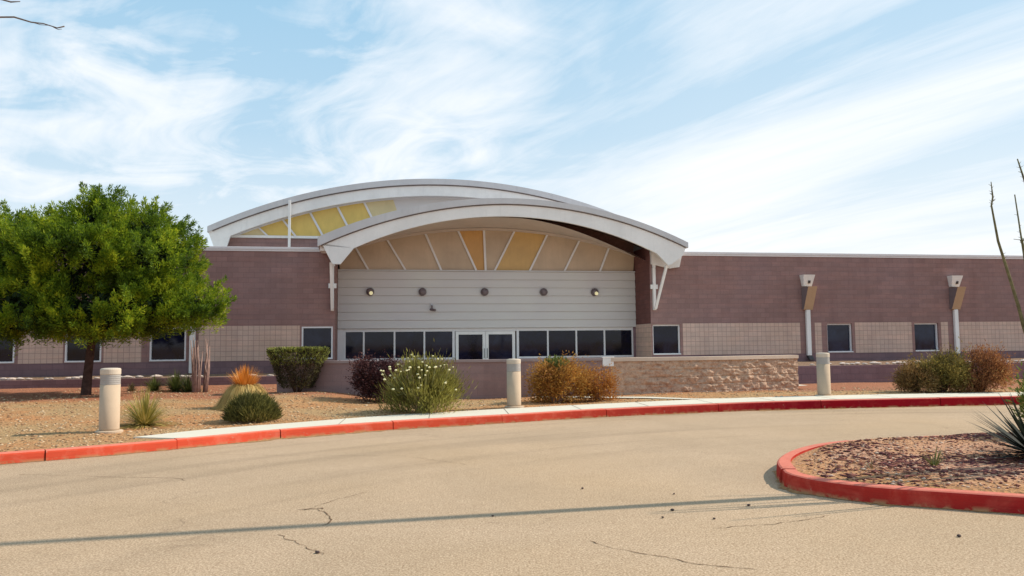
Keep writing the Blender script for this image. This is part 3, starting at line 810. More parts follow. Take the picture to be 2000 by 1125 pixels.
# downspouts on the wall
def downspout(u):
    a, b = u-.22, u+.2
    f_ = MB(); f_.hexa([(a+.02, -.16, 3.93), (b-.02, -.16, 3.93), (b-.02, -.008, 3.93), (a+.02, -.008, 3.93), (a-.07, -.34, 4.42), (b+.06, -.34, 4.42), (b+.06, -.008, 4.42), (a-.07, -.008, 4.42)])
    D = f_.build('downspout', M['white'], B)
    h_ = MB(); h_.hexa([(u-.03, -.25, 4.05), (u+.07, -.25, 4.05), (u+.07, -.2, 4.05), (u-.03, -.2, 4.05), (u-.03, -.285, 4.17), (u+.07, -.285, 4.17), (u+.07, -.2, 4.17), (u-.03, -.2, 4.17)]); h_.build('overflow_slot', M['dark'], D)
    x = MB(); x.hexa([(a, -.14, 2.92), (b, -.14, 2.92), (b, -.01, 2.92), (a, -.01, 2.92), (a, -.56, 3.9), (b, -.56, 3.9), (b, -.01, 3.9), (a, -.01, 3.9)]); x.build('conductor_box', M['box_bounce'], D)
    x = MB(); x.quad((a-.004, -.01, 2.93), (a-.004, -.01, 3.89), (a-.004, -.545, 3.89), (a-.004, -.145, 2.93)); x.build('box_shade_side', M['box_shade'], D)  # sheet over the left face that paints its shade
    x = MB(); x.box(u-.1, u+.09, -.145, -.013, .95, 2.915); x.build('pipe', M['white'], D, bevel=.02)
    x = MB(); x.hexa([(u-.1, -.3, .78), (u+.1, -.3, .78), (u+.1, -.2, .74), (u-.1, -.2, .74), (u-.1, -.145, .948), (u+.1, -.145, .948), (u+.1, -.014, .948), (u-.1, -.014, .948)]); x.build('boot', M['dark'], D)
    return D
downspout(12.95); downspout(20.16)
x = MB(); x.box(-12.28, -12.08, -.15, -.013, .6, 2.6); x.build('downspout', M['white'], B, bevel=.02)

# wall mounted floodlights and camera
def lens_mat():
    t = NT('lamp_lens'); t.out((.85, .78, .5), .3, .4)
    t.b.inputs['Emission Color'].default_value = (1, .86, .45, 1); t.b.inputs['Emission Strength'].default_value = .35; return t.m
M['lens'] = lens_mat()
lamp_lab = ['round grey floodlight with pale lens at the left end of the entrance siding', 'round grey floodlight above the security camera on the siding', 'round grey floodlight centred on the siding above the double door',
            'round grey floodlight between the door light and the right end light', 'round grey floodlight with pale lens at the right end of the siding']
for i, u in enumerate([-5.66, -3.5, -.87, 1.70, 3.98]):
    L = empty('wall_light', wl(u, 1.845, 3.79), TH); tag(L, lamp_lab[i], 'wall light', 'floodlights in a row on the entrance siding')
    r_ = MB(); r_.tube([(0, .03, 0), (0, -.1, 0)], .165, 20); r_.build('housing', M['lampgrey'], L)
    d = MB(); d.tube([(0, -.1, 0), (0, -.14, 0), (0, -.19, 0), (0, -.21, 0)], [.15, .145, .1, .03], 18); d.build('dome', M['lampgrey'], L, smooth=True)
    if i in (0, 4):
        q = MB(); q.tube([(.03, -.16, -.05), (.045, -.235, -.075)], [.085, .07], 14); q.build('lens', M['lens'], L)
Cc = empty('security_camera', wl(-3.11, 1.84, 3.11), TH); tag(Cc, 'small grey security camera on a bracket on the entrance siding', 'camera')
x = MB(); x.box(-.05, .05, -.03, .02, .02, .2); x.box(-.03, .03, -.16, -.03, .08, .13); x.build('bracket', M['rim'], Cc)
x = MB(); x.tube([(0, -.16, .11), (0, -.16, -.02), (.02, -.16, -.03)], [.03, .03, .03], 8); x.tube([(-.06, -.1, -.06), (.12, -.3, -.1)], .055, 10); x.build('housing', M['lampgrey'], Cc)

# ------------------------------------------------------------------ low walls in front
def wall_line(line, z0, z1, th, name, mat, label, cap=None, capm=None):
    E_ = empty(name, (line[0][0], line[0][1], 0)); tag(E_, label, 'wall')
    ox, oy = line[0]
    def strip(off0, off1, za, zb):
        mb = MB(); vs = []
        for i, p in enumerate(line):
            q = line[min(i+1, len(line)-1)]; q0 = line[max(i-1, 0)]; dx, dy = q[0]-q0[0], q[1]-q0[1]; l = math.hypot(dx, dy)
            nx, ny = -dy/l, dx/l
            for o_, z in ((off0, za), (off0, zb), (off1, zb), (off1, za)): vs.append((p[0]+nx*o_-ox, p[1]+ny*o_-oy, z))
        fs = []
        for i in range(len(line)-1):
            for j in range(4): fs.append((i*4+j, i*4+(j+1) % 4, (i+1)*4+(j+1) % 4, (i+1)*4+j))
        fs = [f[::-1] for f in fs]
        fs += [(0, 1, 2, 3), tuple(len(vs)-k for k in (1, 2, 3, 4))]
        return mb.add(vs, fs)
    strip(0, th, z0, z1).build('wall_body', mat, E_)
    if cap: strip(-.03, th+.03, z1+.001, z1+cap).build('cap', capm, E_)
    return E_
SL = smooth = None
def spline(P, m=10):
    out = []
    for i in range(len(P)-1):
        p0 = np.array(P[max(i-1, 0)]); p1 = np.array(P[i]); p2 = np.array(P[i+1]); p3 = np.array(P[min(i+2, len(P)-1)])
        for j in range(m):
            t = j/m; out.append(tuple(float(q) for q in .5*((2*p1)+(-p0+p2)*t+(2*p0-5*p1+4*p2-p3)*t*t+(-p0+3*p1-3*p2+p3)*t**3)))
    out.append(tuple(map(float, P[-1]))); return out
swl = spline([(-6.6, 21.6), (-4.3, 21.0), (-1.5, 20.75), (.6, 20.95), (2.7, 21.3), (5.5, 21.85), (8.5, 23.0)], 12)
k_rough = next(i for i, p in enumerate(swl) if p[0] > 2.55)
SW = wall_line(swl[:k_rough+1], -.05, 1.10, .22, 'entrance_wall', M['screen'], 'low smooth purple grey wall turning to rough split stone before the entrance', .07, m_paint('wall_cap', (.34, .255, .24), .8, .15))
# rough split-face face: displaced grid with real relief
P = swl[k_rough:]; L = [0]
for a, b in zip(P[:-1], P[1:]): L.append(L[-1]+math.dist(a, b))
nu, nz = 420, 64; V = np.zeros((nu+1, nz+1, 3)); tot = L[-1]
from mathutils import noise as mnoise
ox, oy = swl[0]
for i in range(nu+1):
    s = tot*i/nu; k = max(0, min(len(L)-2, next((j for j in range(len(L)-1) if s <= L[j+1]), len(L)-2))); t = (s-L[k])/(L[k+1]-L[k])
    px = P[k][0]+(P[k+1][0]-P[k][0])*t; py = P[k][1]+(P[k+1][1]-P[k][1])*t; dx = (P[k+1][0]-P[k][0])/(L[k+1]-L[k]); dy = (P[k+1][1]-P[k][1])/(L[k+1]-L[k])
    for j in range(nz+1):
        z = -.05+1.12*j/nz
        q = Vector((s*4.4, z*7.0, 1.7))
        vd = mnoise.voronoi(Vector((s*3.1+.9*z+.25*math.sin(7*z), z*5.2+.2*math.sin(5*s), .4)))[0]
        d = .042*mnoise.fractal(q, .8, 2.1, 5)+.045*min(.5, vd[1]-vd[0])
        row = (z % .205)/.205; d -= .028*math.exp(-(min(row, 1-row)/.05)**2)
        ramp_ = min(1, s/1.2); d = d*ramp_
        if j == nz or i == nu: d = min(d, 0)
        V[i, j] = (px+dy*d-ox, py-dx*d-oy, z)
F = np.array([(i*(nz+1)+j, (i+1)*(nz+1)+j, (i+1)*(nz+1)+j+1, i*(nz+1)+j+1) for i in range(nu) for j in range(nz)])
o = np_mesh('split_face', V.reshape(-1, 3), F, M['split'], SW); o['label'] = 'rough tan split stone face of the low wall'
def strip_along(P, off0, off1, za, zb):
    mb = MB(); vs = []
    for i, p in enumerate(P):
        q = P[min(i+1, len(P)-1)]; q0 = P[max(i-1, 0)]; dx, dy = q[0]-q0[0], q[1]-q0[1]; l = math.hypot(dx, dy); nx, ny = -dy/l, dx/l
        for o_, z in ((off0, za), (off0, zb), (off1, zb), (off1, za)): vs.append((p[0]+nx*o_-ox, p[1]+ny*o_-oy, z))
    fs = [f[::-1] for i in range(len(P)-1) for f in [(i*4+j, i*4+(j+1) % 4, (i+1)*4+(j+1) % 4, (i+1)*4+j) for j in range(4)]]
    fs += [(0, 1, 2, 3), tuple(len(vs)-k for k in (1, 2, 3, 4))]
    return mb.add(vs, fs)
strip_along(P, .1, .3, -.05, 1.07).build('wall_body', M['split'], SW)
strip_along(P, -.04, .33, 1.072, 1.17).build('cap', m_paint('stone_cap', (.66, .51, .40), .85, .2), SW)
# pale notice box on the wall
nb = MB(); nb.box(-.16, .16, -.07, .0, -.12, .12); nb.box(-.175, .175, -.085, .0, .12, .14)
o = nb.build('utility_box', M['white'], bevel=.01); o.location = (2.62, 21.32, 1.06); o.rotation_euler = (0, 0, R(13)); tag(o, 'small pale box fixed to the top of the low wall above the dry bush', 'box')

# retaining walls of the raised beds, parallel to the facade
def local_line(u0, u1, v, n=30): return [tuple(wl(u0+(u1-u0)*i/n, v, 0)[:2]) for i in range(n+1)]
wall_line(local_line(-30, -4.9, -3.2), -.1, .56, .2, 'retaining_wall', M['block_low'], 'low dark purple block wall of the raised bed behind the tree')
wall_line(local_line(7.9, 31, -5.6), -.1, .70, .2, 'retaining_wall', M['block_low'], 'low purple block wall of the raised bed in front of the right wing')
for (u0, u1, v, z, nm) in ((-30, -4.9, -3.0, .52, 'raised_bed'), (7.9, 31, -5.4, .66, 'raised_bed')):
    b_ = MB(); nn = 40; vs = []
    for i in range(nn+1):
        for j in range(7):
            u = u0+(u1-u0)*i/nn; v_ = v+(-.02-v)*j/6; p = wl(u, v_, z+.03*math.sin(u*2.1)*math.sin(v_*1.7)+.04*j/6); vs.append(tuple(p))
    b_.add(vs, [(i*7+j, (i+1)*7+j, (i+1)*7+j+1, i*7+j+1) for i in range(nn) for j in range(6)])
    struct(b_.build(nm, M['bed'], smooth=True), 'raised gravel bed along the foot of the facade')
en = MB(); 
pts_ = [wl(-4.85, -8, .12), wl(7.8, -7.4, .12), wl(7.8, 1.97, .25), wl(-4.85, 1.97, .25)]
en.quad(*[tuple(p) for p in [wl(-6.97, -.0, .245), wl(RE-.01, -.0, .245), wl(RE-.01, 1.97, .25), wl(-6.97, 1.97, .25)]])
en.quad(*[tuple(p) for p in [wl(-4.85, -9.2, .2), wl(7.85, -8.4, .2), wl(7.85, -.02, .24), wl(-4.85, -.02, .24)]])
struct(en.build('entrance_walk', M['sidewalk']), 'concrete walk behind the low entrance wall')

# pale stones along the tops of the retaining walls
def rock_mesh(seed):
    r_ = random.Random(seed); mb = MB(); n = 9; rings = [(.25, -.5), (.8, -.25), (1, .1), (.75, .4), (.3, .6)]
    vs = []
    for rr, z in rings:
        for k in range(n):
            w_ = 6.283*k/n; q = rr*(.8+.4*r_.random()); vs.append((q*math.cos(w_), q*math.sin(w_)*.7, z*(.85+.3*r_.random())))
    m_ = len(rings); fs = [(i*n+k, i*n+(k+1) % n, (i+1)*n+(k+1) % n, (i+1)*n+k) for i in range(m_-1) for k in range(n)]
    fs += [tuple(range(n-1, -1, -1)), tuple(range((m_-1)*n, m_*n))]
    return mb.add(vs, fs)
protos = [rock_mesh(i).build('rock', M['rock']) for i in range(3)]
cnt = 0; rr_ = random.Random(5)
spots = []
u = -20.5
while u < -11.2:
    spots.append((u, -2.86, .56, 'white stones along the top of the left retaining wall', 'pale stone on top of the dark block wall behind the tree')); u += rr_.choice([.16, .2, .3, .26, .55])
u = -9.6
while u < -7.4:
    spots.append((u, -2.84, .54, 'white stones along the top of the left retaining wall', 'pale stone on top of the dark block wall behind the tree')); u += rr_.choice([.6, .9])
u = 9.6
while u < 25:
    if not (9.5 < u < 9.7): spots.append((u, -5.25, .71, 'white stones along the top of the right retaining wall', 'pale stone on top of the purple block wall before the right wing'))
    u += rr_.choice([.17, .22, .34, .28, .6])
for i, (u, v, z, grp, lab) in enumerate(spots):
    p = protos[i % 3]; o = p if i < 3 else p.copy()
    if i >= 3: COL.objects.link(o)
    s = rr_.uniform(.06, .125); o.location = wl(u, v+rr_.uniform(-.06, .08), z+s*.3); o.scale = (s*1.5, s*1.1, s*.85); o.rotation_euler = (0, 0, TH+rr_.uniform(-.6, .6))
    tag(o, lab, 'rock', grp)

# ------------------------------------------------------------------ bollard lights
def bollard():
    Bo = empty('bollard_light')
    x = MB(); x.lathe([(.22, -.05), (.22, .012), (.2, .022), (.165, .026)], 28); x.build('footing', M['bollard'], Bo, smooth=False)
    x = MB(); x.lathe([(.158, .02), (.16, .06), (.16, .80)], 36); x.build('body', M['bollard'], Bo, smooth=True)
    x = MB()
    for k in range(5):
        z = .802+k*.034; x.lathe([(.1555, z), (.1585, z+.004), (.1585, z+.028), (.1555, z+.032)], 32)
    x.build('louvre_band', M['bollard_band'], Bo)
    x = MB(); x.lathe([(.158, .972), (.163, .98), (.163, 1.06), (.15, 1.078), (.1, 1.085), (.02, 1.087)], 36); x.build('cap', M['bollard_cap'], Bo, smooth=False)
    return Bo
b0 = bollard()
for i, (x, y, lab) in enumerate([(-6.93, 13.3, 'round pale concrete bollard light beside the spiky yellow grass clump'), (.02, 17.5, 'round pale concrete bollard light in front of the smooth low wall near the doors'), (7.88, 19.6, 'round pale concrete bollard light by the end of the rough stone wall')]):
    o = b0 if i == 0 else copy_tree(b0)
    o.location = (x, y, ground_z(x, y)+.01); o.rotation_euler = (0, 0, i*1.1); tag(o, lab, 'bollard', 'concrete bollard lights along the sidewalk')

# tall lamp post beyond the right edge; its shadow crosses the road
LP = empty('lamp_post', (7.9, 9.13, .15)); tag(LP, 'tall grey lamp post standing on the island outside the right edge, casting the long shadow', 'lamp post')
x = MB(); x.lathe([(.3, -.1), (.3, .45), (.28, .5)], 20); x.build('footing', M['bollard'], LP)
x = MB(); x.tube([(0, 0, .5), (0, 0, 6), (0, 0, 13)], [.085, .075, .06], 16); x.build('pole', M['pole'], LP)
x = MB(); x.tube([(0, 0, 12.8), (1.4, .3, 13.1)], .04, 8); x.build('arm', M['pole'], LP)
x = MB(); x.box(1.3, 2.0, .12, .48, 13.0, 13.18); x.build('lamp_head', M['pole'], LP)

# ------------------------------------------------------------------ vegetation
def unit(a): return a/np.maximum(1e-6, np.linalg.norm(a, axis=-1, keepdims=True))
def leaves(P, D, L, W, rg, flop=.5, bend=0.):
    """one rhombus leaf per point P along direction D"""
    n = len(P); D = unit(D+flop*rg.normal(size=(n, 3)))
    A = unit(np.cross(D, rg.normal(size=(n, 3))))
    Ls = (L*(.6+.8*rg.random(n)))[:, None]; Ws = (W*(.6+.8*rg.random(n)))[:, None]
    V = np.stack([P, P+D*Ls*.45+A*Ws*.5, P+D*Ls-np.array([0, 0, bend])*Ls, P+D*Ls*.45-A*Ws*.5], 1)
    F = np.arange(n*4).reshape(n, 4)
    return V.reshape(-1, 3), F
def join(parts):
    Vs, Fs, k = [], [], 0
    for V, F in parts: Vs.append(V); Fs.append(F+k); k += len(V)
    return np.concatenate(Vs), np.concatenate(Fs)

M['tree_leaf'] = m_leaf('tree_leaf', [(0, (.020, .045, .010)), (.3, (.075, .135, .012)), (.6, (.21, .30, .016)), (1, (.56, .58, .035))], .6, .45, .62, 1.25)  # clump noise paints bright and shaded clumps into the leaf colour
M['tree_inner'] = m_leaf('tree_inner_leaf', [(0, (.006, .014, .005)), (1, (.025, .05, .012))], .8, .15)  # near-black green paints the shade inside the crown

def big_tree():
    rg = np.random.default_rng(21)
    T = empty('desert_tree', (-11.85, 21.45, .3)); tag(T, 'large dense green tree with a dark leaning trunk left of the entrance', 'tree')
    O_ = np.array([-11.85, 21.45, .3])
    lobes = [((-11.7, 21.45, 3.95), (2.1, 2.0, 1.3)), ((-11.5, 21.4, 4.9), (.98, 1.1, .7)), ((-11.5, 21.4, 5.4), (.46, .5, .42)), ((-10.0, 21.3, 3.95), (1.1, 1.3, .8)), ((-8.95, 21.2, 2.75), (.72, .95, .58)),
             ((-10.3, 21.5, 4.7), (.78, 1.0, .6)), ((-9.4, 21.4, 4.2), (.55, .7, .45)), ((-13.9, 21.5, 4.5), (1.0, 1.2, .75)), ((-14.6, 21.5, 3.2), (1.4, 1.5, 1.0)), ((-11.0, 20.7, 2.6), (1.7, 1.3, .68)), ((-12.9, 20.7, 2.65), (1.5, 1.4, .78)),
             ((-9.9, 20.9, 2.6), (.9, 1, .6)), ((-11.6, 22.2, 2.6), (2.2, 1.2, .6)), ((-9.5, 20.8, 2.7), (.8, .8, .5)), ((-13.9, 21, 2.6), (1.0, 1.2, .62)), ((-11.9, 20.3, 2.45), (1.1, .8, .45)), ((-13.3, 20.6, 2.45), (1.3, .9, .55)), ((-14.3, 20.8, 2.5), (1.1, .9, .6)), ((-12.3, 20.5, 3.3), (1.2, .8, .7)), ((-14.2, 21.2, 3.9), (.9, 1, .7)), ((-10.9, 20.3, 2.4), (.9, .7, .4))]
    C = np.array([l[0] for l in lobes]); Rd = np.array([l[1] for l in lobes])
    wts = Rd.prod(1)**.6; wts /= wts.sum()
    parts = []; tips = []; clumps = []
    while len(clumps) < 250:            # leaf clumps with shadowed gaps between them
        k = rg.choice(len(lobes), p=wts); d = unit(rg.normal(size=3))
        p = C[k]+d*Rd[k]*rg.uniform(.82, 1.0)
        ins = (((p-C)/Rd)**2).sum(1); ins[k] = 9
        if ins.min() < .6 or p[2] < 1.95: continue
        if clumps and min(np.linalg.norm(p-q[0]) for q in clumps) < .38: continue
        clumps.append((p, d, k))
    for p, d, k in clumps:
        up_ = unit(d*np.array([.8, .8, .3])+np.array([.1, 0, 1.0])); sz = rg.uniform(.7, 1.25)
        for q in range(int(rg.integers(8, 13))):
            off = rg.normal(size=3)*np.array([.17, .17, .12])*sz
            tips.append((p+off, unit(up_+off*1.6/sz+.15*rg.normal(size=3)), k))
    for p, ax, k in tips:
        ln = rg.uniform(.32, .68)
        m_ = int(rg.integers(80, 125)); t = rg.random(m_)**.8
        rad = .15*(1-t)**.7+.02
        off = unit(rg.normal(size=(m_, 3)))*(rad*rg.random(m_)**.5)[:, None]
        pos = p+ax*(t*ln-.2)[:, None]+off
        parts.append(leaves(pos, np.tile(ax, (m_, 1))*1.0+unit(off)*.8, .095, .026, rg, .28))
    # inner fill, thinner
    for k in range(len(lobes)):
        m_ = int(11000*wts[k]); q = unit(rg.normal(size=(m_, 3)))*(rg.random(m_)**.33)[:, None]*.72
        parts.append(leaves(C[k]+q*Rd[k], rg.normal(size=(m_, 3)), .17, .09, rg, .3))
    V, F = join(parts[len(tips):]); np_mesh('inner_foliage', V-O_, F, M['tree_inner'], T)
    V, F = join(parts[:len(tips)])
    np_mesh('crown', V-O_, F, M['tree_leaf'], T)
    tr = MB()
    base = Vector((0, 0, -.1))
    tr.tube([(-.02, 0, -.15), (.0, 0, .0), (.04, 0, .6), (.09, 0, 1.2), (.16, .02, 1.8), (.2, .05, 2.6), (.25, .05, 3.6), (.3, 0, 4.8)], [.185, .14, .118, .108, .105, .09, .07, .04], 12)
    for l in C:
        e = Vector(l)-Vector(O_); s = Vector((.2, .02, 1.85+.5*random.random())); m1 = s.lerp(e, .5)+Vector((0, 0, -.25)); tr.tube([s, s.lerp(m1, .5), m1, e], [.1, .08, .06, .025], 7)
    for p, d, k in clumps:
        c_ = Vector(C[k])-Vector(O_); e = Vector(p)-Vector(O_); tr.tube([c_, c_.lerp(e, .5)+Vector((0, 0, .05)), e], [.022, .015, .006], 4)
    tr.build('trunk', M['bark'], T, smooth=True)
big_tree()

def shrub(name, loc, radii, n, leaf, stops, label, stems=12, shape=None, up=.5, seed=1, stem_mat='deadstem', shell=.55, flop=.5, lumps=.22, trans=.3, cat='shrub', group=None):
    rg = np.random.default_rng(seed); x, y = loc
    z = ground_z(x, y) if not (x > 3 and y < 12) else island_z(x, y)
    S_ = empty(name, (x, y, z)); tag(S_, label, cat, group)
    d = unit(rg.normal(size=(n, 3))); rad = shell+(1-shell)*rg.random(n)**.6
    if shape is None:        # foliage gathers in uneven clumps with gaps between them
        nc = 34; cd_ = unit(rg.normal(size=(nc, 3))*np.array([1, 1, .8])); cr = rg.uniform(.45, .92, nc); cs = rg.uniform(.13, .30, nc)
        k = rg.choice(nc, n, p=cs**2/(cs**2).sum())
        q = rg.normal(size=(n, 3))*cs[k][:, None]*np.array([.75, .75, 1.0])
        P_ = (cd_[k]*cr[k][:, None]+q)*np.array(radii)
        wisp = rg.random(n) < .05; P_[wisp] *= 1.18
        d = unit(P_/np.array(radii)+.25*rg.normal(size=(n, 3)))
    else:
        P_ = d*rad[:, None]*np.array(radii)
    P_[:, 2] += radii[2]*.92
    if shape: P_ = shape(P_, rg)
    P_[:, 2] = np.maximum(P_[:, 2], .02)
    D = d*np.array([1, 1, .6])+np.array([0, 0, up])
    V, F = leaves(P_, D, leaf[0], leaf[1], rg, flop)
    np_mesh('foliage', V, F, m_leaf(name+'_leaf', stops, .7, trans), S_)
    st = MB()
    for k in range(stems):
        a = rg.random()*6.28; q = rg.random()**.5; e = np.array([radii[0]*.8*q*math.cos(a), radii[1]*.8*q*math.sin(a), radii[2]*rg.uniform(.8, 1.6)*(.45 if shape is dome else 1)])
        st.tube([(e[0]*.12, e[1]*.12, -.03), (e[0]*.45, e[1]*.45, e[2]*.45), tuple(e)], [.018, .012, .005], 5)
    st.build('stems', M[stem_mat], S_)
    return S_

# sheared green bush
def dome(P_, rg):            # half dome sitting on the ground
    P_[:, 2] = np.abs(P_[:, 2]-.48)*.92; return P_
def flat_top(P_, rg):
    z = P_[:, 2]; H_ = 1.24
    t = np.clip(z/H_, 0, 1)
    w = .55+.5*t
    P_[:, 0] *= w*1.12; P_[:, 1] *= w*1.1
    over = z > H_*.94; P_[over, 2] = H_*(.9+.1*rg.random(over.sum()))
    return P_
def box_shape(P_, rg):       # clipped block that is narrower at the foot
    n = len(P_); H_ = 1.06
    face = rg.random(n); a = rg.random(n)*6.283
    z = rg.random(n)**.8*H_; sup = (np.abs(np.cos(a))**3.2+np.abs(np.sin(a))**3.2)**(-1/3.2)
    q = np.where(face < .62, .86+.16*rg.random(n), rg.random(n)**.5); top = face >= .62
    z = np.where(top, H_*(.93+.09*rg.random(n)), z)
    w = .54+.50*np.clip(z/(H_*.85), 0, 1)**.85
    w *= 1+.05*np.sin(3*a+1)+.04*np.sin(7*a+z*6)
    return np.stack([.70*w*sup*q*np.cos(a), .60*w*sup*q*np.sin(a), .10+z], 1)
CB = shrub('clipped_bush', (-5.87, 21.0), (.8, .7, .65), 12000, (.06, .022), [(0, (.02, .014, .010)), (.45, (.055, .042, .02)), (.8, (.11, .10, .035)), (1, (.2, .19, .06))], 'sheared flat topped green bush left of the entrance wall', 14, box_shape, .9, 3, 'bark')
rg = np.random.default_rng(8); n_ = 9000; q = box_shape(np.zeros((n_, 3)), rg); q = q[q[:, 2] > .80+.16*rg.random(n_)-.1]
V, F = leaves(q, q*np.array([1, 1, 0])+np.array([0, 0, 1.1]), .07, .022, rg, .5); np_mesh('green_top', V, F, m_leaf('clipped_top', [(0, (.13, .14, .03)), (.5, (.29, .31, .065)), (1, (.46, .46, .13))]), CB)
# dark purple bush
shrub('purple_bush', (-3.42, 19.6), (.56, .5, .60), 13000, (.06, .03), [(0, (.022, .008, .010)), (.5, (.065, .022, .025)), (.85, (.15, .06, .05)), (1, (.26, .14, .10))], 'dark purple rounded bush behind the flowering bush', 8, None, .4, 4, 'bark')
# large flowering bush
FB = shrub('flowering_bush', (-1.95, 16.7), (.92, .75, .53), 15000, (.12, .015), [(0, (.07, .05, .022)), (.4, (.20, .175, .04)), (.8, (.39, .36, .08)), (1, (.55, .50, .15))], 'large grey green bush dotted with pale yellow flower heads', 26, None, 1.3, 5, 'deadstem', .35, .35, .12, cat='flowering bush')
rg = np.random.default_rng(9); fl = MB(); st = MB()
M['flower'] = m_simple('pale_flower', (.78, .72, .42), .8, .1, .2, 20)
for k in range(52):
    a = rg.random()*6.283; q = rg.random()**.5; px, py = .95*q*math.cos(a), .75*q*math.sin(a)
    h = (1.04+.26*rg.random())*(1-.28*q*q) if rg.random() < .75 else rg.uniform(.5, 1.0)
    if h < 1.0: py = -abs(py)-.25
    if q > .75 and h >= 1.0: h *= .95
    st.tube([(px*.55, py*.55, .45), (px*.85, py*.85, h*.75), (px, py, h)], [.007, .006, .004], 4)
    s = rg.uniform(.018, .032)
    if k == 0:
        fl.lathe([(.35, -.6), (1, -.1), (.9, .4), (.3, .7)], 7); f0 = fl.build('flower_head', M['flower'], FB); fo_ = f0
    else:
        fo_ = f0.copy(); COL.objects.link(fo_); fo_.parent = FB
    fo_.location = (px, py, h); fo_.scale = (s, s, s)
st.build('flower_stalks', m_simple('green_stalk', (.22, .21, .08), .8), FB)
# round green bush
shrub('round_bush', (-5.05, 15.0), (.50, .48, .52), 9000, (.14, .012), [(0, (.03, .028, .01)), (.5, (.11, .105, .028)), (.82, (.25, .22, .055)), (1, (.42, .34, .11))], 'small rounded dark green bush close to the sidewalk', 10, dome, 1.3, 6, 'bark', .4, .45, .1)
# dry yellow mound and orange tuft behind it
def blades(name, loc, n, L, W, spread, stops, label, cat, seed=1, droop=.3, z=None, parent=None, rough=.6, base_r=.05, low=0., floor=.01):
    rg = np.random.default_rng(seed); x, y = loc
    z = ground_z(x, y) if z is None else z
    if parent is None:
        S_ = empty(name, (x, y, z)); tag(S_, label, cat); off = np.zeros(3)
    else: S_ = parent; off = np.array([x, y, z])
    a = rg.random(n)*6.283; el = np.pi/2-spread*(low+(1-low)*rg.random(n)**.7)
    d = np.stack([np.cos(a)*np.cos(el), np.sin(a)*np.cos(el), np.sin(el)], 1)
    side = np.stack([-np.sin(a), np.cos(a), np.zeros(n)], 1)
    Ls = L*(.6+.5*rg.random(n)); b0 = d*np.array([1, 1, 0])*base_r+off
    V = []; K = 4
    for j in range(K+1):
        t = j/K; c = b0+d*(Ls*t)[:, None]; c[:, 2] -= droop*Ls*t*t*np.cos(el)
        w = W*(1-t)**.8*(.55+.9*t if t < .5 else 1)+.0008
        V.append(c-side*w); V.append(c+side*w)
    V = np.stack(V, 1); V[:, :, 2] = np.maximum(V[:, :, 2], off[2]+floor)
    F = np.array([(2*j, 2*j+1, 2*j+3, 2*j+2) for j in range(K)])
    F = (F[None]+(np.arange(n)*(2*K+2))[:, None, None]).reshape(-1, 4)
    np_mesh('leaves', V.reshape(-1, 3), F, m_leaf(name+'_blade', stops, rough, .2), S_)
    return S_
DY = blades('dry_yucca', (-6.0, 17.3), 2200, .74, .010, 1.35, [(0, (.25, .15, .05)), (.5, (.50, .34, .11)), (1, (.68, .50, .2))], 'dried yucca with orange top tuft and pale yellow skirt behind the round green bush', 'dry plant', 31, 1.75, z=ground_z(-6, 17.3), base_r=.12, low=.45, floor=-.42)
for ch in DY.children: ch.name = 'skirt'; ch.location.z = .44
def tuft_part():
    blades('tuft', (0, 0), 560, .60, .011, .85, [(0, (.50, .16, .02)), (.5, (.78, .32, .05)), (1, (.85, .50, .18))], '', '', 32, .1, z=.36, parent=DY)
    DY.children[-1].name = 'tuft'
tuft_part()
x = MB(); x.tube([(0, 0, -.05), (.02, 0, .2), (0, 0, .42)], [.17, .15, .10], 10); x.build('stump', M['deadstem'], DY)
blades('side_leaf', (0, 0), 16, .62, .006, 1.5, [(0, (.28, .2, .1)), (1, (.5, .42, .28))], '', '', 37, .5, z=.36, parent=DY, floor=-.3)
DY.children[-1].name = 'side_leaves'
blades('spiky_grass', (-6.80, 14.3), 620, .74, .009, 1.5, [(0, (.11, .11, .025)), (.4, (.27, .24, .05)), (.7, (.52, .40, .11)), (1, (.68, .50, .2))], 'yellow green spiky grass clump right of the left bollard', 'grass clump', 33, .25)
# dry standing stems
DS = empty('dead_plant', (-9.0, 22.2, ground_z(-9, 22.2))); tag(DS, 'bundle of bare pinkish grey upright stems by the white downpipe', 'dead plant')
rg = np.random.default_rng(12); x = MB()
for k in range(13):
    a = rg.uniform(-.26, .26); h = rg.uniform(.7, 1.55) if k > 3 else rg.uniform(1.2, 1.6); b = a+rg.uniform(-.08, .08); c = rg.uniform(-.15, .15)
    x.tube([(a*.8, c, -.05), (a+.02, c, h*.5), (b, c+.03, h)], [.030, .026, .009], 7)
x.build('stalks', M['deadstem'], DS, smooth=True)
# low green plants by the wall
lows = [(-10.5, 22.6, .26, 'small pale green ground plant left of the row by the dark wall'), (-9.9, 22.7, .34, 'yellowish green low plant in the middle of the row by the dark wall'), (-9.45, 22.5, .3, 'dark green low plant nearest the dry stems')]
for i, (x_, y_, s, lab) in enumerate(lows):
    blades('low_plant', (x_, y_), 330, s*2.0, .014, 1.4, [(0, (.04, .05, .015)), (.5, (.11, .13, .03) if i < 2 else (.06, .075, .02)), (1, (.24, .25, .07))], lab, 'plant', 40+i, .3)['group'] = 'low plants along the dark wall'
blades('low_plant', (-11.2, 22.7), 160, .3, .010, 1.3, [(0, (.07, .05, .03)), (.5, (.17, .13, .06)), (1, (.28, .22, .1))], 'small dry low plant right of the tree trunk', 'plant', 44, .3)['group'] = 'low plants along the dark wall'
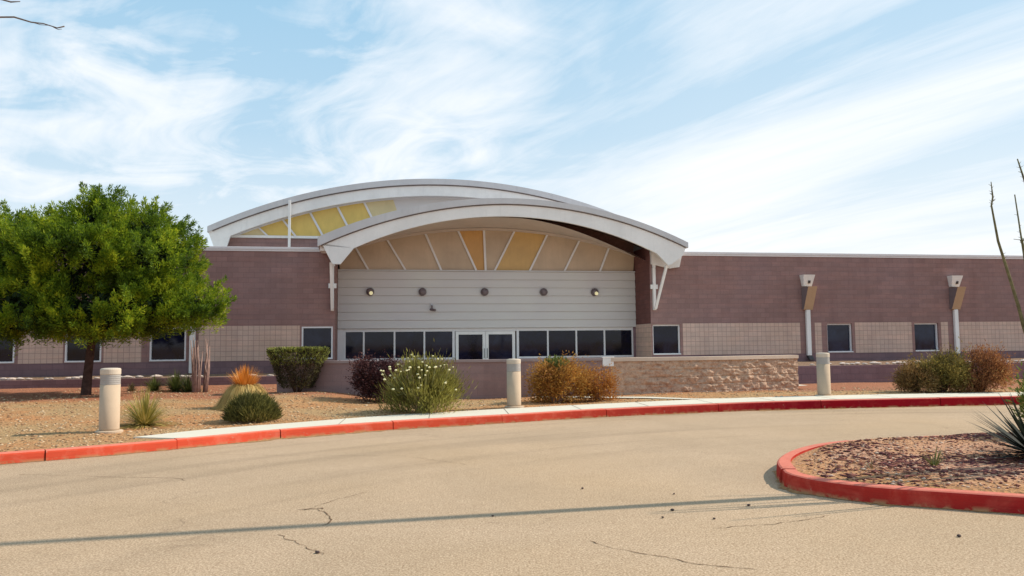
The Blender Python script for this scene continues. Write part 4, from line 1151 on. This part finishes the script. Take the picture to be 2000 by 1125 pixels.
# dry orange bushes in the middle
ost = [(0, (.15, .055, .018)), (.4, (.40, .18, .04)), (.75, (.56, .30, .06)), (1, (.66, .46, .15))]
DB = shrub('dry_bush', (1.08, 18.95), (.74, .6, .54), 14000, (.07, .020), ost, 'large orange brown dry bush with a green top beside the middle bollard', 40, None, .5, 7, 'deadstem', .25, .6, .28, cat='dry bush')
rg = np.random.default_rng(3); n_ = 1300; q = unit(rg.normal(size=(n_, 3)))*(rg.random(n_)**.4)[:, None]*np.array([.36, .3, .2])+np.array([-.02, 0, .92])
V, F = leaves(q, q*0+np.array([0, 0, 1.]), .08, .022, rg, .6); np_mesh('green_top', V, F, m_leaf('dry_bush_green', [(0, (.07, .09, .02)), (1, (.24, .27, .06))]), DB)
shrub('dry_bush', (2.12, 19.3), (.52, .45, .42), 7000, (.065, .018), [(0, (.16, .05, .015)), (.5, (.44, .17, .03)), (1, (.58, .32, .09))], 'smaller rust orange dry bush right of the larger one', 24, None, .5, 8, 'deadstem', .3, .6, .25, cat='dry bush')
# right hand bushes
shrub('olive_bush', (11.5, 20.75), (.70, .6, .50), 15000, (.08, .020), [(0, (.05, .038, .014)), (.4, (.18, .14, .035)), (.75, (.34, .25, .06)), (1, (.48, .31, .11))], 'olive green bush under the right downspout, left of the orange one', 30, None, .7, 13, 'bark', .35, .5, .25)
shrub('rusty_bush', (12.5, 20.7), (.80, .7, .52), 15000, (.075, .020), [(0, (.10, .035, .018)), (.4, (.28, .11, .045)), (.75, (.44, .20, .07)), (1, (.54, .32, .13))], 'rusty orange brown bush at right beside the olive bush', 30, None, .6, 14, 'bark', .35, .55, .25)
shrub('olive_bush', (10.75, 20.65), (.50, .45, .38), 7000, (.07, .02), [(0, (.10, .05, .02)), (.5, (.27, .15, .05)), (1, (.42, .28, .11))], 'small orange tinted bush at the left end of the right hand bushes', 10, None, .6, 15, 'bark', .3, .55, .25)

# yucca on the island
YU = blades('yucca', (6.12, 9.1), 190, .80, .030, 1.75, [(0, (.006, .010, .008)), (.5, (.016, .022, .016)), (.9, (.035, .042, .026)), (1, (.10, .10, .05))], 'dark spiky yucca on the traffic island at the right edge', 'yucca', 51, .05, z=island_z(6.2, 9.1)+.05, rough=.75)
x = MB(); x.tube([(0, 0, -.12), (0, 0, -.05), (0, 0, .05)], [.13, .12, .1], 10); x.build('stump', M['bark'], YU)
blades('weed', (4.72, 8.75), 26, .26, .009, .9, [(0, (.07, .08, .02)), (1, (.22, .22, .06))], 'small thin green weed growing alone in the island gravel', 'weed', 52, .3, z=island_z(4.72, 8.75))
blades('weed', (3.95, 8.6), 18, .12, .005, 1.1, [(0, (.10, .08, .03)), (1, (.3, .2, .08))], 'tiny dry tuft near the tip of the island', 'weed', 53, .3, z=island_z(3.95, 8.6))
shrub('green_shrub', (7.72, 11.2), (.42, .4, .46), 2600, (.09, .022), [(0, (.05, .07, .012)), (.5, (.14, .18, .03)), (1, (.3, .32, .08))], 'bright green leafy shrub behind the yucca at the right edge', 16, None, 1.0, 16, 'bark', .35, .5, .2)

# ocotillo: long thorny wands
OC = empty('ocotillo', (5.86, 8.3, island_z(5.86, 8.3))); tag(OC, 'tall bare ocotillo with long thin thorny wands on the island', 'ocotillo')
ob = Vector((5.86, 8.3, island_z(5.86, 8.3)))
wands = [[(5.77, 8.32, 0.71), (5.62, 8.28, 1.25), (5.48, 8.25, 1.74), (5.44, 8.25, 1.94), (5.33, 8.25, 2.38), (5.26, 8.25, 2.65), (5.21, 8.25, 3.04), (5.23, 8.25, 3.13), (5.22, 8.25, 3.30)],
         [(5.82, 8.29, 1.07), (5.72, 8.25, 2.31), (5.59, 8.25, 3.29), (5.52, 8.25, 3.55)],
         [(5.84, 8.34, 0.98), (5.68, 8.29, 1.95), (5.55, 8.25, 2.50), (5.50, 8.25, 2.77)],
         [(5.94, 8.43, 1.07), (6.03, 8.52, 2.31), (6.08, 8.52, 3.64)], [(5.94, 8.25, 1.07), (6.21, 8.07, 2.13), (6.39, 7.98, 3.20)], [(5.99, 8.47, 0.89), (6.43, 8.78, 1.95), (6.65, 8.96, 3.02)], [(5.89, 8.25, 1.07), (5.96, 8.03, 2.22), (5.99, 7.90, 3.37)], [(5.87, 8.47, 1.07), (5.91, 8.78, 2.31), (5.94, 8.96, 3.29)]]
for i, wv in enumerate(wands):
    x = MB(); P_ = [(5.86, 8.3, ob.z-.05)]+wv; P_ = [Vector(p)-ob for p in P_]; m_ = len(P_); r0 = .026
    rr = [r0*(1-.75*k/(m_-1)) for k in range(m_)]
    if i == 0: rr[-2] = rr[-3] = .009; rr[-1] = .004
    x.tube(P_, rr, 7)
    for k in range(46):       # thorns
        s = random.random()*(m_-1.2); a = int(s); p = P_[a].lerp(P_[a+1], s-a); d = Vector((random.uniform(-1, 1), random.uniform(-1, 1), .5)).normalized(); x.tube([p, p+d*.04], [.004, .001], 3)
    if i == 2:
        p = P_[-2]; x.tube([p, p+Vector((-.05, 0, .16)), p+Vector((-.12, 0, .17))], [.007, .005, .003], 4); x.tube([P_[-2].lerp(P_[-1], .5), P_[-2].lerp(P_[-1], .5)+Vector((.05, 0, .1))], [.006, .003], 4)
    x.build('wand', M['ocotillo'], OC, smooth=True)

# bare tree left of the frame with twigs reaching in at the top left
BT = empty('bare_tree', (-10.2, 10.4, ground_z(-10.2, 10.4))); tag(BT, 'bare twiggy tree outside the left edge, two thin twigs reach into the sky', 'tree')
ob = Vector(BT.location)
def tw(pts, rr, mat='twig', nm='branch'):
    x = MB(); x.tube([Vector(p)-ob for p in pts], rr, 7); return x.build(nm, M[mat], BT, smooth=True)
tw([(-10.2, 10.4, 0), (-10.15, 10.4, 1.5), (-10.0, 10.3, 3.0), (-9.7, 10.2, 4.2)], [.14, .11, .09, .07], 'bark', 'trunk')
x = MB()
for pts_, rr in [([(-9.7, 10.2, 4.2), (-8.6, 10.0, 5.3), (-7.4, 9.7, 5.8), (-6.55, 9.6, 5.85), (-6.37, 9.6, 5.85), (-6.15, 9.6, 5.78), (-5.99, 9.6, 5.76), (-5.81, 9.6, 5.70), (-5.72, 9.6, 5.72)], [.06, .04, .022, .011, .011, .009, .007, .007, .009]),
                 ([(-6.2, 9.6, 5.80), (-6.03, 9.6, 5.745), (-5.93, 9.6, 5.735)], [.006, .004, .003]), ([(-5.86, 9.6, 5.71), (-5.80, 9.6, 5.68), (-5.75, 9.6, 5.685)], [.005, .004, .003]),
                 ([(-8.6, 10.0, 5.3), (-7.5, 9.8, 6.2), (-6.56, 9.6, 6.09), (-6.42, 9.6, 6.05), (-6.30, 9.6, 6.055)], [.035, .02, .01, .010, .005]),
                 ([(-9.7, 10.2, 4.2), (-9.5, 10.6, 5.8), (-9.2, 10.8, 7.2)], [.06, .04, .01]), ([(-10.0, 10.3, 3.0), (-11.2, 10.6, 4.6), (-12.0, 10.8, 6.2)], [.06, .04, .01])]:
    x.tube([Vector(p)-ob for p in pts_], rr, 6)
x.build('branches', M['twig'], BT, smooth=True)

# ------------------------------------------------------------------ sky, sun, camera
SUN_AZ = math.atan2(.976, .218); SUN_EL = R(39)      # azimuth measured from +Y towards +X
W = bpy.data.worlds.new('World'); scene.world = W; W.use_nodes = True
t = NT.__new__(NT); t.t = W.node_tree; t.n = t.t.nodes; t.l = t.t.links
bg = t.n['Background']
sky = t.node('ShaderNodeTexSky', sky_type='NISHITA', sun_disc=False)
sky.sun_elevation = SUN_EL; sky.sun_rotation = SUN_AZ; sky.air_density = 1.0; sky.dust_density = 1.2; sky.ozone_density = 1.0
vec = t.coords('Generated'); dx, dy, dz = t.sep(vec)
zc = t.math('ADD', t.math('MAXIMUM', dz, 0.), .16)
px = t.math('DIVIDE', dx, zc); py = t.math('DIVIDE', dy, zc)
ang = R(-38); ca, sa = math.cos(ang), math.sin(ang)
al = t.math('ADD', t.math('MULTIPLY', px, sa), t.math('MULTIPLY', py, ca))
ac = t.math('SUBTRACT', t.math('MULTIPLY', px, ca), t.math('MULTIPLY', py, sa))
n1 = t.noise(t.comb(t.math('MULTIPLY', al, .34), t.math('MULTIPLY', ac, 1.5), 2.3), 1.5, 9, .60, .55)
n2 = t.noise(t.comb(t.math('MULTIPLY', al, .9), t.math('MULTIPLY', ac, 1.0), 7.7), 2.7, 8, .56, 1.3)
n3 = t.noise(t.comb(t.math('MULTIPLY', al, .5), t.math('MULTIPLY', ac, 3.2), 4.1), 2.2, 7, .6, .8)
right = t.gramp(t.math('ADD', t.math('MULTIPLY', dx, .5), .5), .40, .62)
nn = t.mix(right, n2, n1)
cov = t.math('ADD', t.math('MULTIPLY', nn, .95), t.math('MULTIPLY', n3, .22))
# cloud masses: direction in the sky, cosine of their reach, density
for cx, cy, cz, cr, wt in [(-0.528, 0.792, 0.308, 0.9884, 0.1), (-0.48, 0.833, 0.276, 0.991, 0.03), (-0.408, 0.859, 0.308, 0.991, 0.09), (-0.346, 0.899, 0.269, 0.9884, 0.1), (-0.106, 0.937, 0.333, 0.979, 0.1), (-0.197, 0.945, 0.261, 0.991, 0.1), (-0.06, 0.921, 0.385, 0.9897, 0.05), (0.223, 0.927, 0.3, 0.9328, 0.035), (0.468, 0.863, 0.193, 0.8859, 0.085), (0.164, 0.962, 0.219, 0.9525, 0.04), (-0.267, 0.895, 0.357, 0.9807, -0.12), (-0.435, 0.83, 0.35, 0.9932, -0.06), (-0.274, 0.926, 0.26, 0.9942, -0.06), (0.086, 0.931, 0.355, 0.9856, -0.08), (-0.366, 0.906, 0.212, 0.9942, -0.02)]:
    dp = t.node('ShaderNodeVectorMath', operation='DOT_PRODUCT'); t.link(vec, dp.inputs[0]); dp.inputs[1].default_value = (cx, cy, cz)
    mr = t.node('ShaderNodeMapRange', interpolation_type='SMOOTHSTEP'); t.link(dp.outputs['Value'], mr.inputs['Value'])
    mr.inputs['From Min'].default_value = cr; mr.inputs['From Max'].default_value = 1; mr.inputs['To Min'].default_value = 0; mr.inputs['To Max'].default_value = wt
    cov = t.math('ADD', cov, mr.outputs['Result'])
cl = t.ramp(cov, [(.57, (0, 0, 0)), (.68, (.30,)*3), (.82, (.64,)*3), (1.0, (.9,)*3)])
hz = t.ramp(dz, [(0.0, (.92,)*3), (.12, (.68,)*3), (.26, (.27,)*3), (.45, (.05,)*3)])
skycol = t.mix(1., sky.outputs['Color'], (.085, .098, .112), 'MULTIPLY')
skycol = t.mix(.8, skycol, (.37, .69, .94))
hz = t.math('ADD', hz, t.math('MULTIPLY', right, .14)); col = t.mix(hz, skycol, (.98, 1.01, 1.02))
col = t.mix(t.math('MULTIPLY', cl, .93), col, (1.16, 1.135, 1.13))
SK = .1
colk = t.mix(1., col, (1/SK,)*3, 'MULTIPLY')
t.link(colk, bg.inputs['Color']); bg.inputs['Strength'].default_value = SK

sd_ = bpy.data.lights.new('sun', 'SUN'); sd_.energy = 5.1; sd_.angle = R(.45); sd_.color = (1, .90, .76)
so_ = bpy.data.objects.new('sun', sd_); COL.objects.link(so_)
sdir = Vector((math.sin(SUN_AZ)*math.cos(SUN_EL), math.cos(SUN_AZ)*math.cos(SUN_EL), math.sin(SUN_EL)))
so_.rotation_euler = sdir.to_track_quat('Z', 'Y').to_euler()

cd = bpy.data.cameras.new('camera'); cam = bpy.data.objects.new('camera', cd); COL.objects.link(cam)
cd.sensor_width = 36; cd.lens = 27; cd.clip_start = .05; cd.clip_end = 5000
p = math.atan(108/1500); r_ = R(.57)
fw = Vector((0, math.cos(p), math.sin(p))); up = Vector((0, -math.sin(p), math.cos(p))); rt = Vector((1, 0, 0))
rt2 = rt*math.cos(r_)-up*math.sin(r_); up2 = up*math.cos(r_)+rt*math.sin(r_)
m = Matrix((rt2, up2, -fw)).transposed().to_4x4(); m.translation = Vector((0, 0, 1.6)); cam.matrix_world = m
scene.camera = cam
scene.view_settings.view_transform = 'Standard'; scene.view_settings.look = 'None'; scene.view_settings.exposure = 0
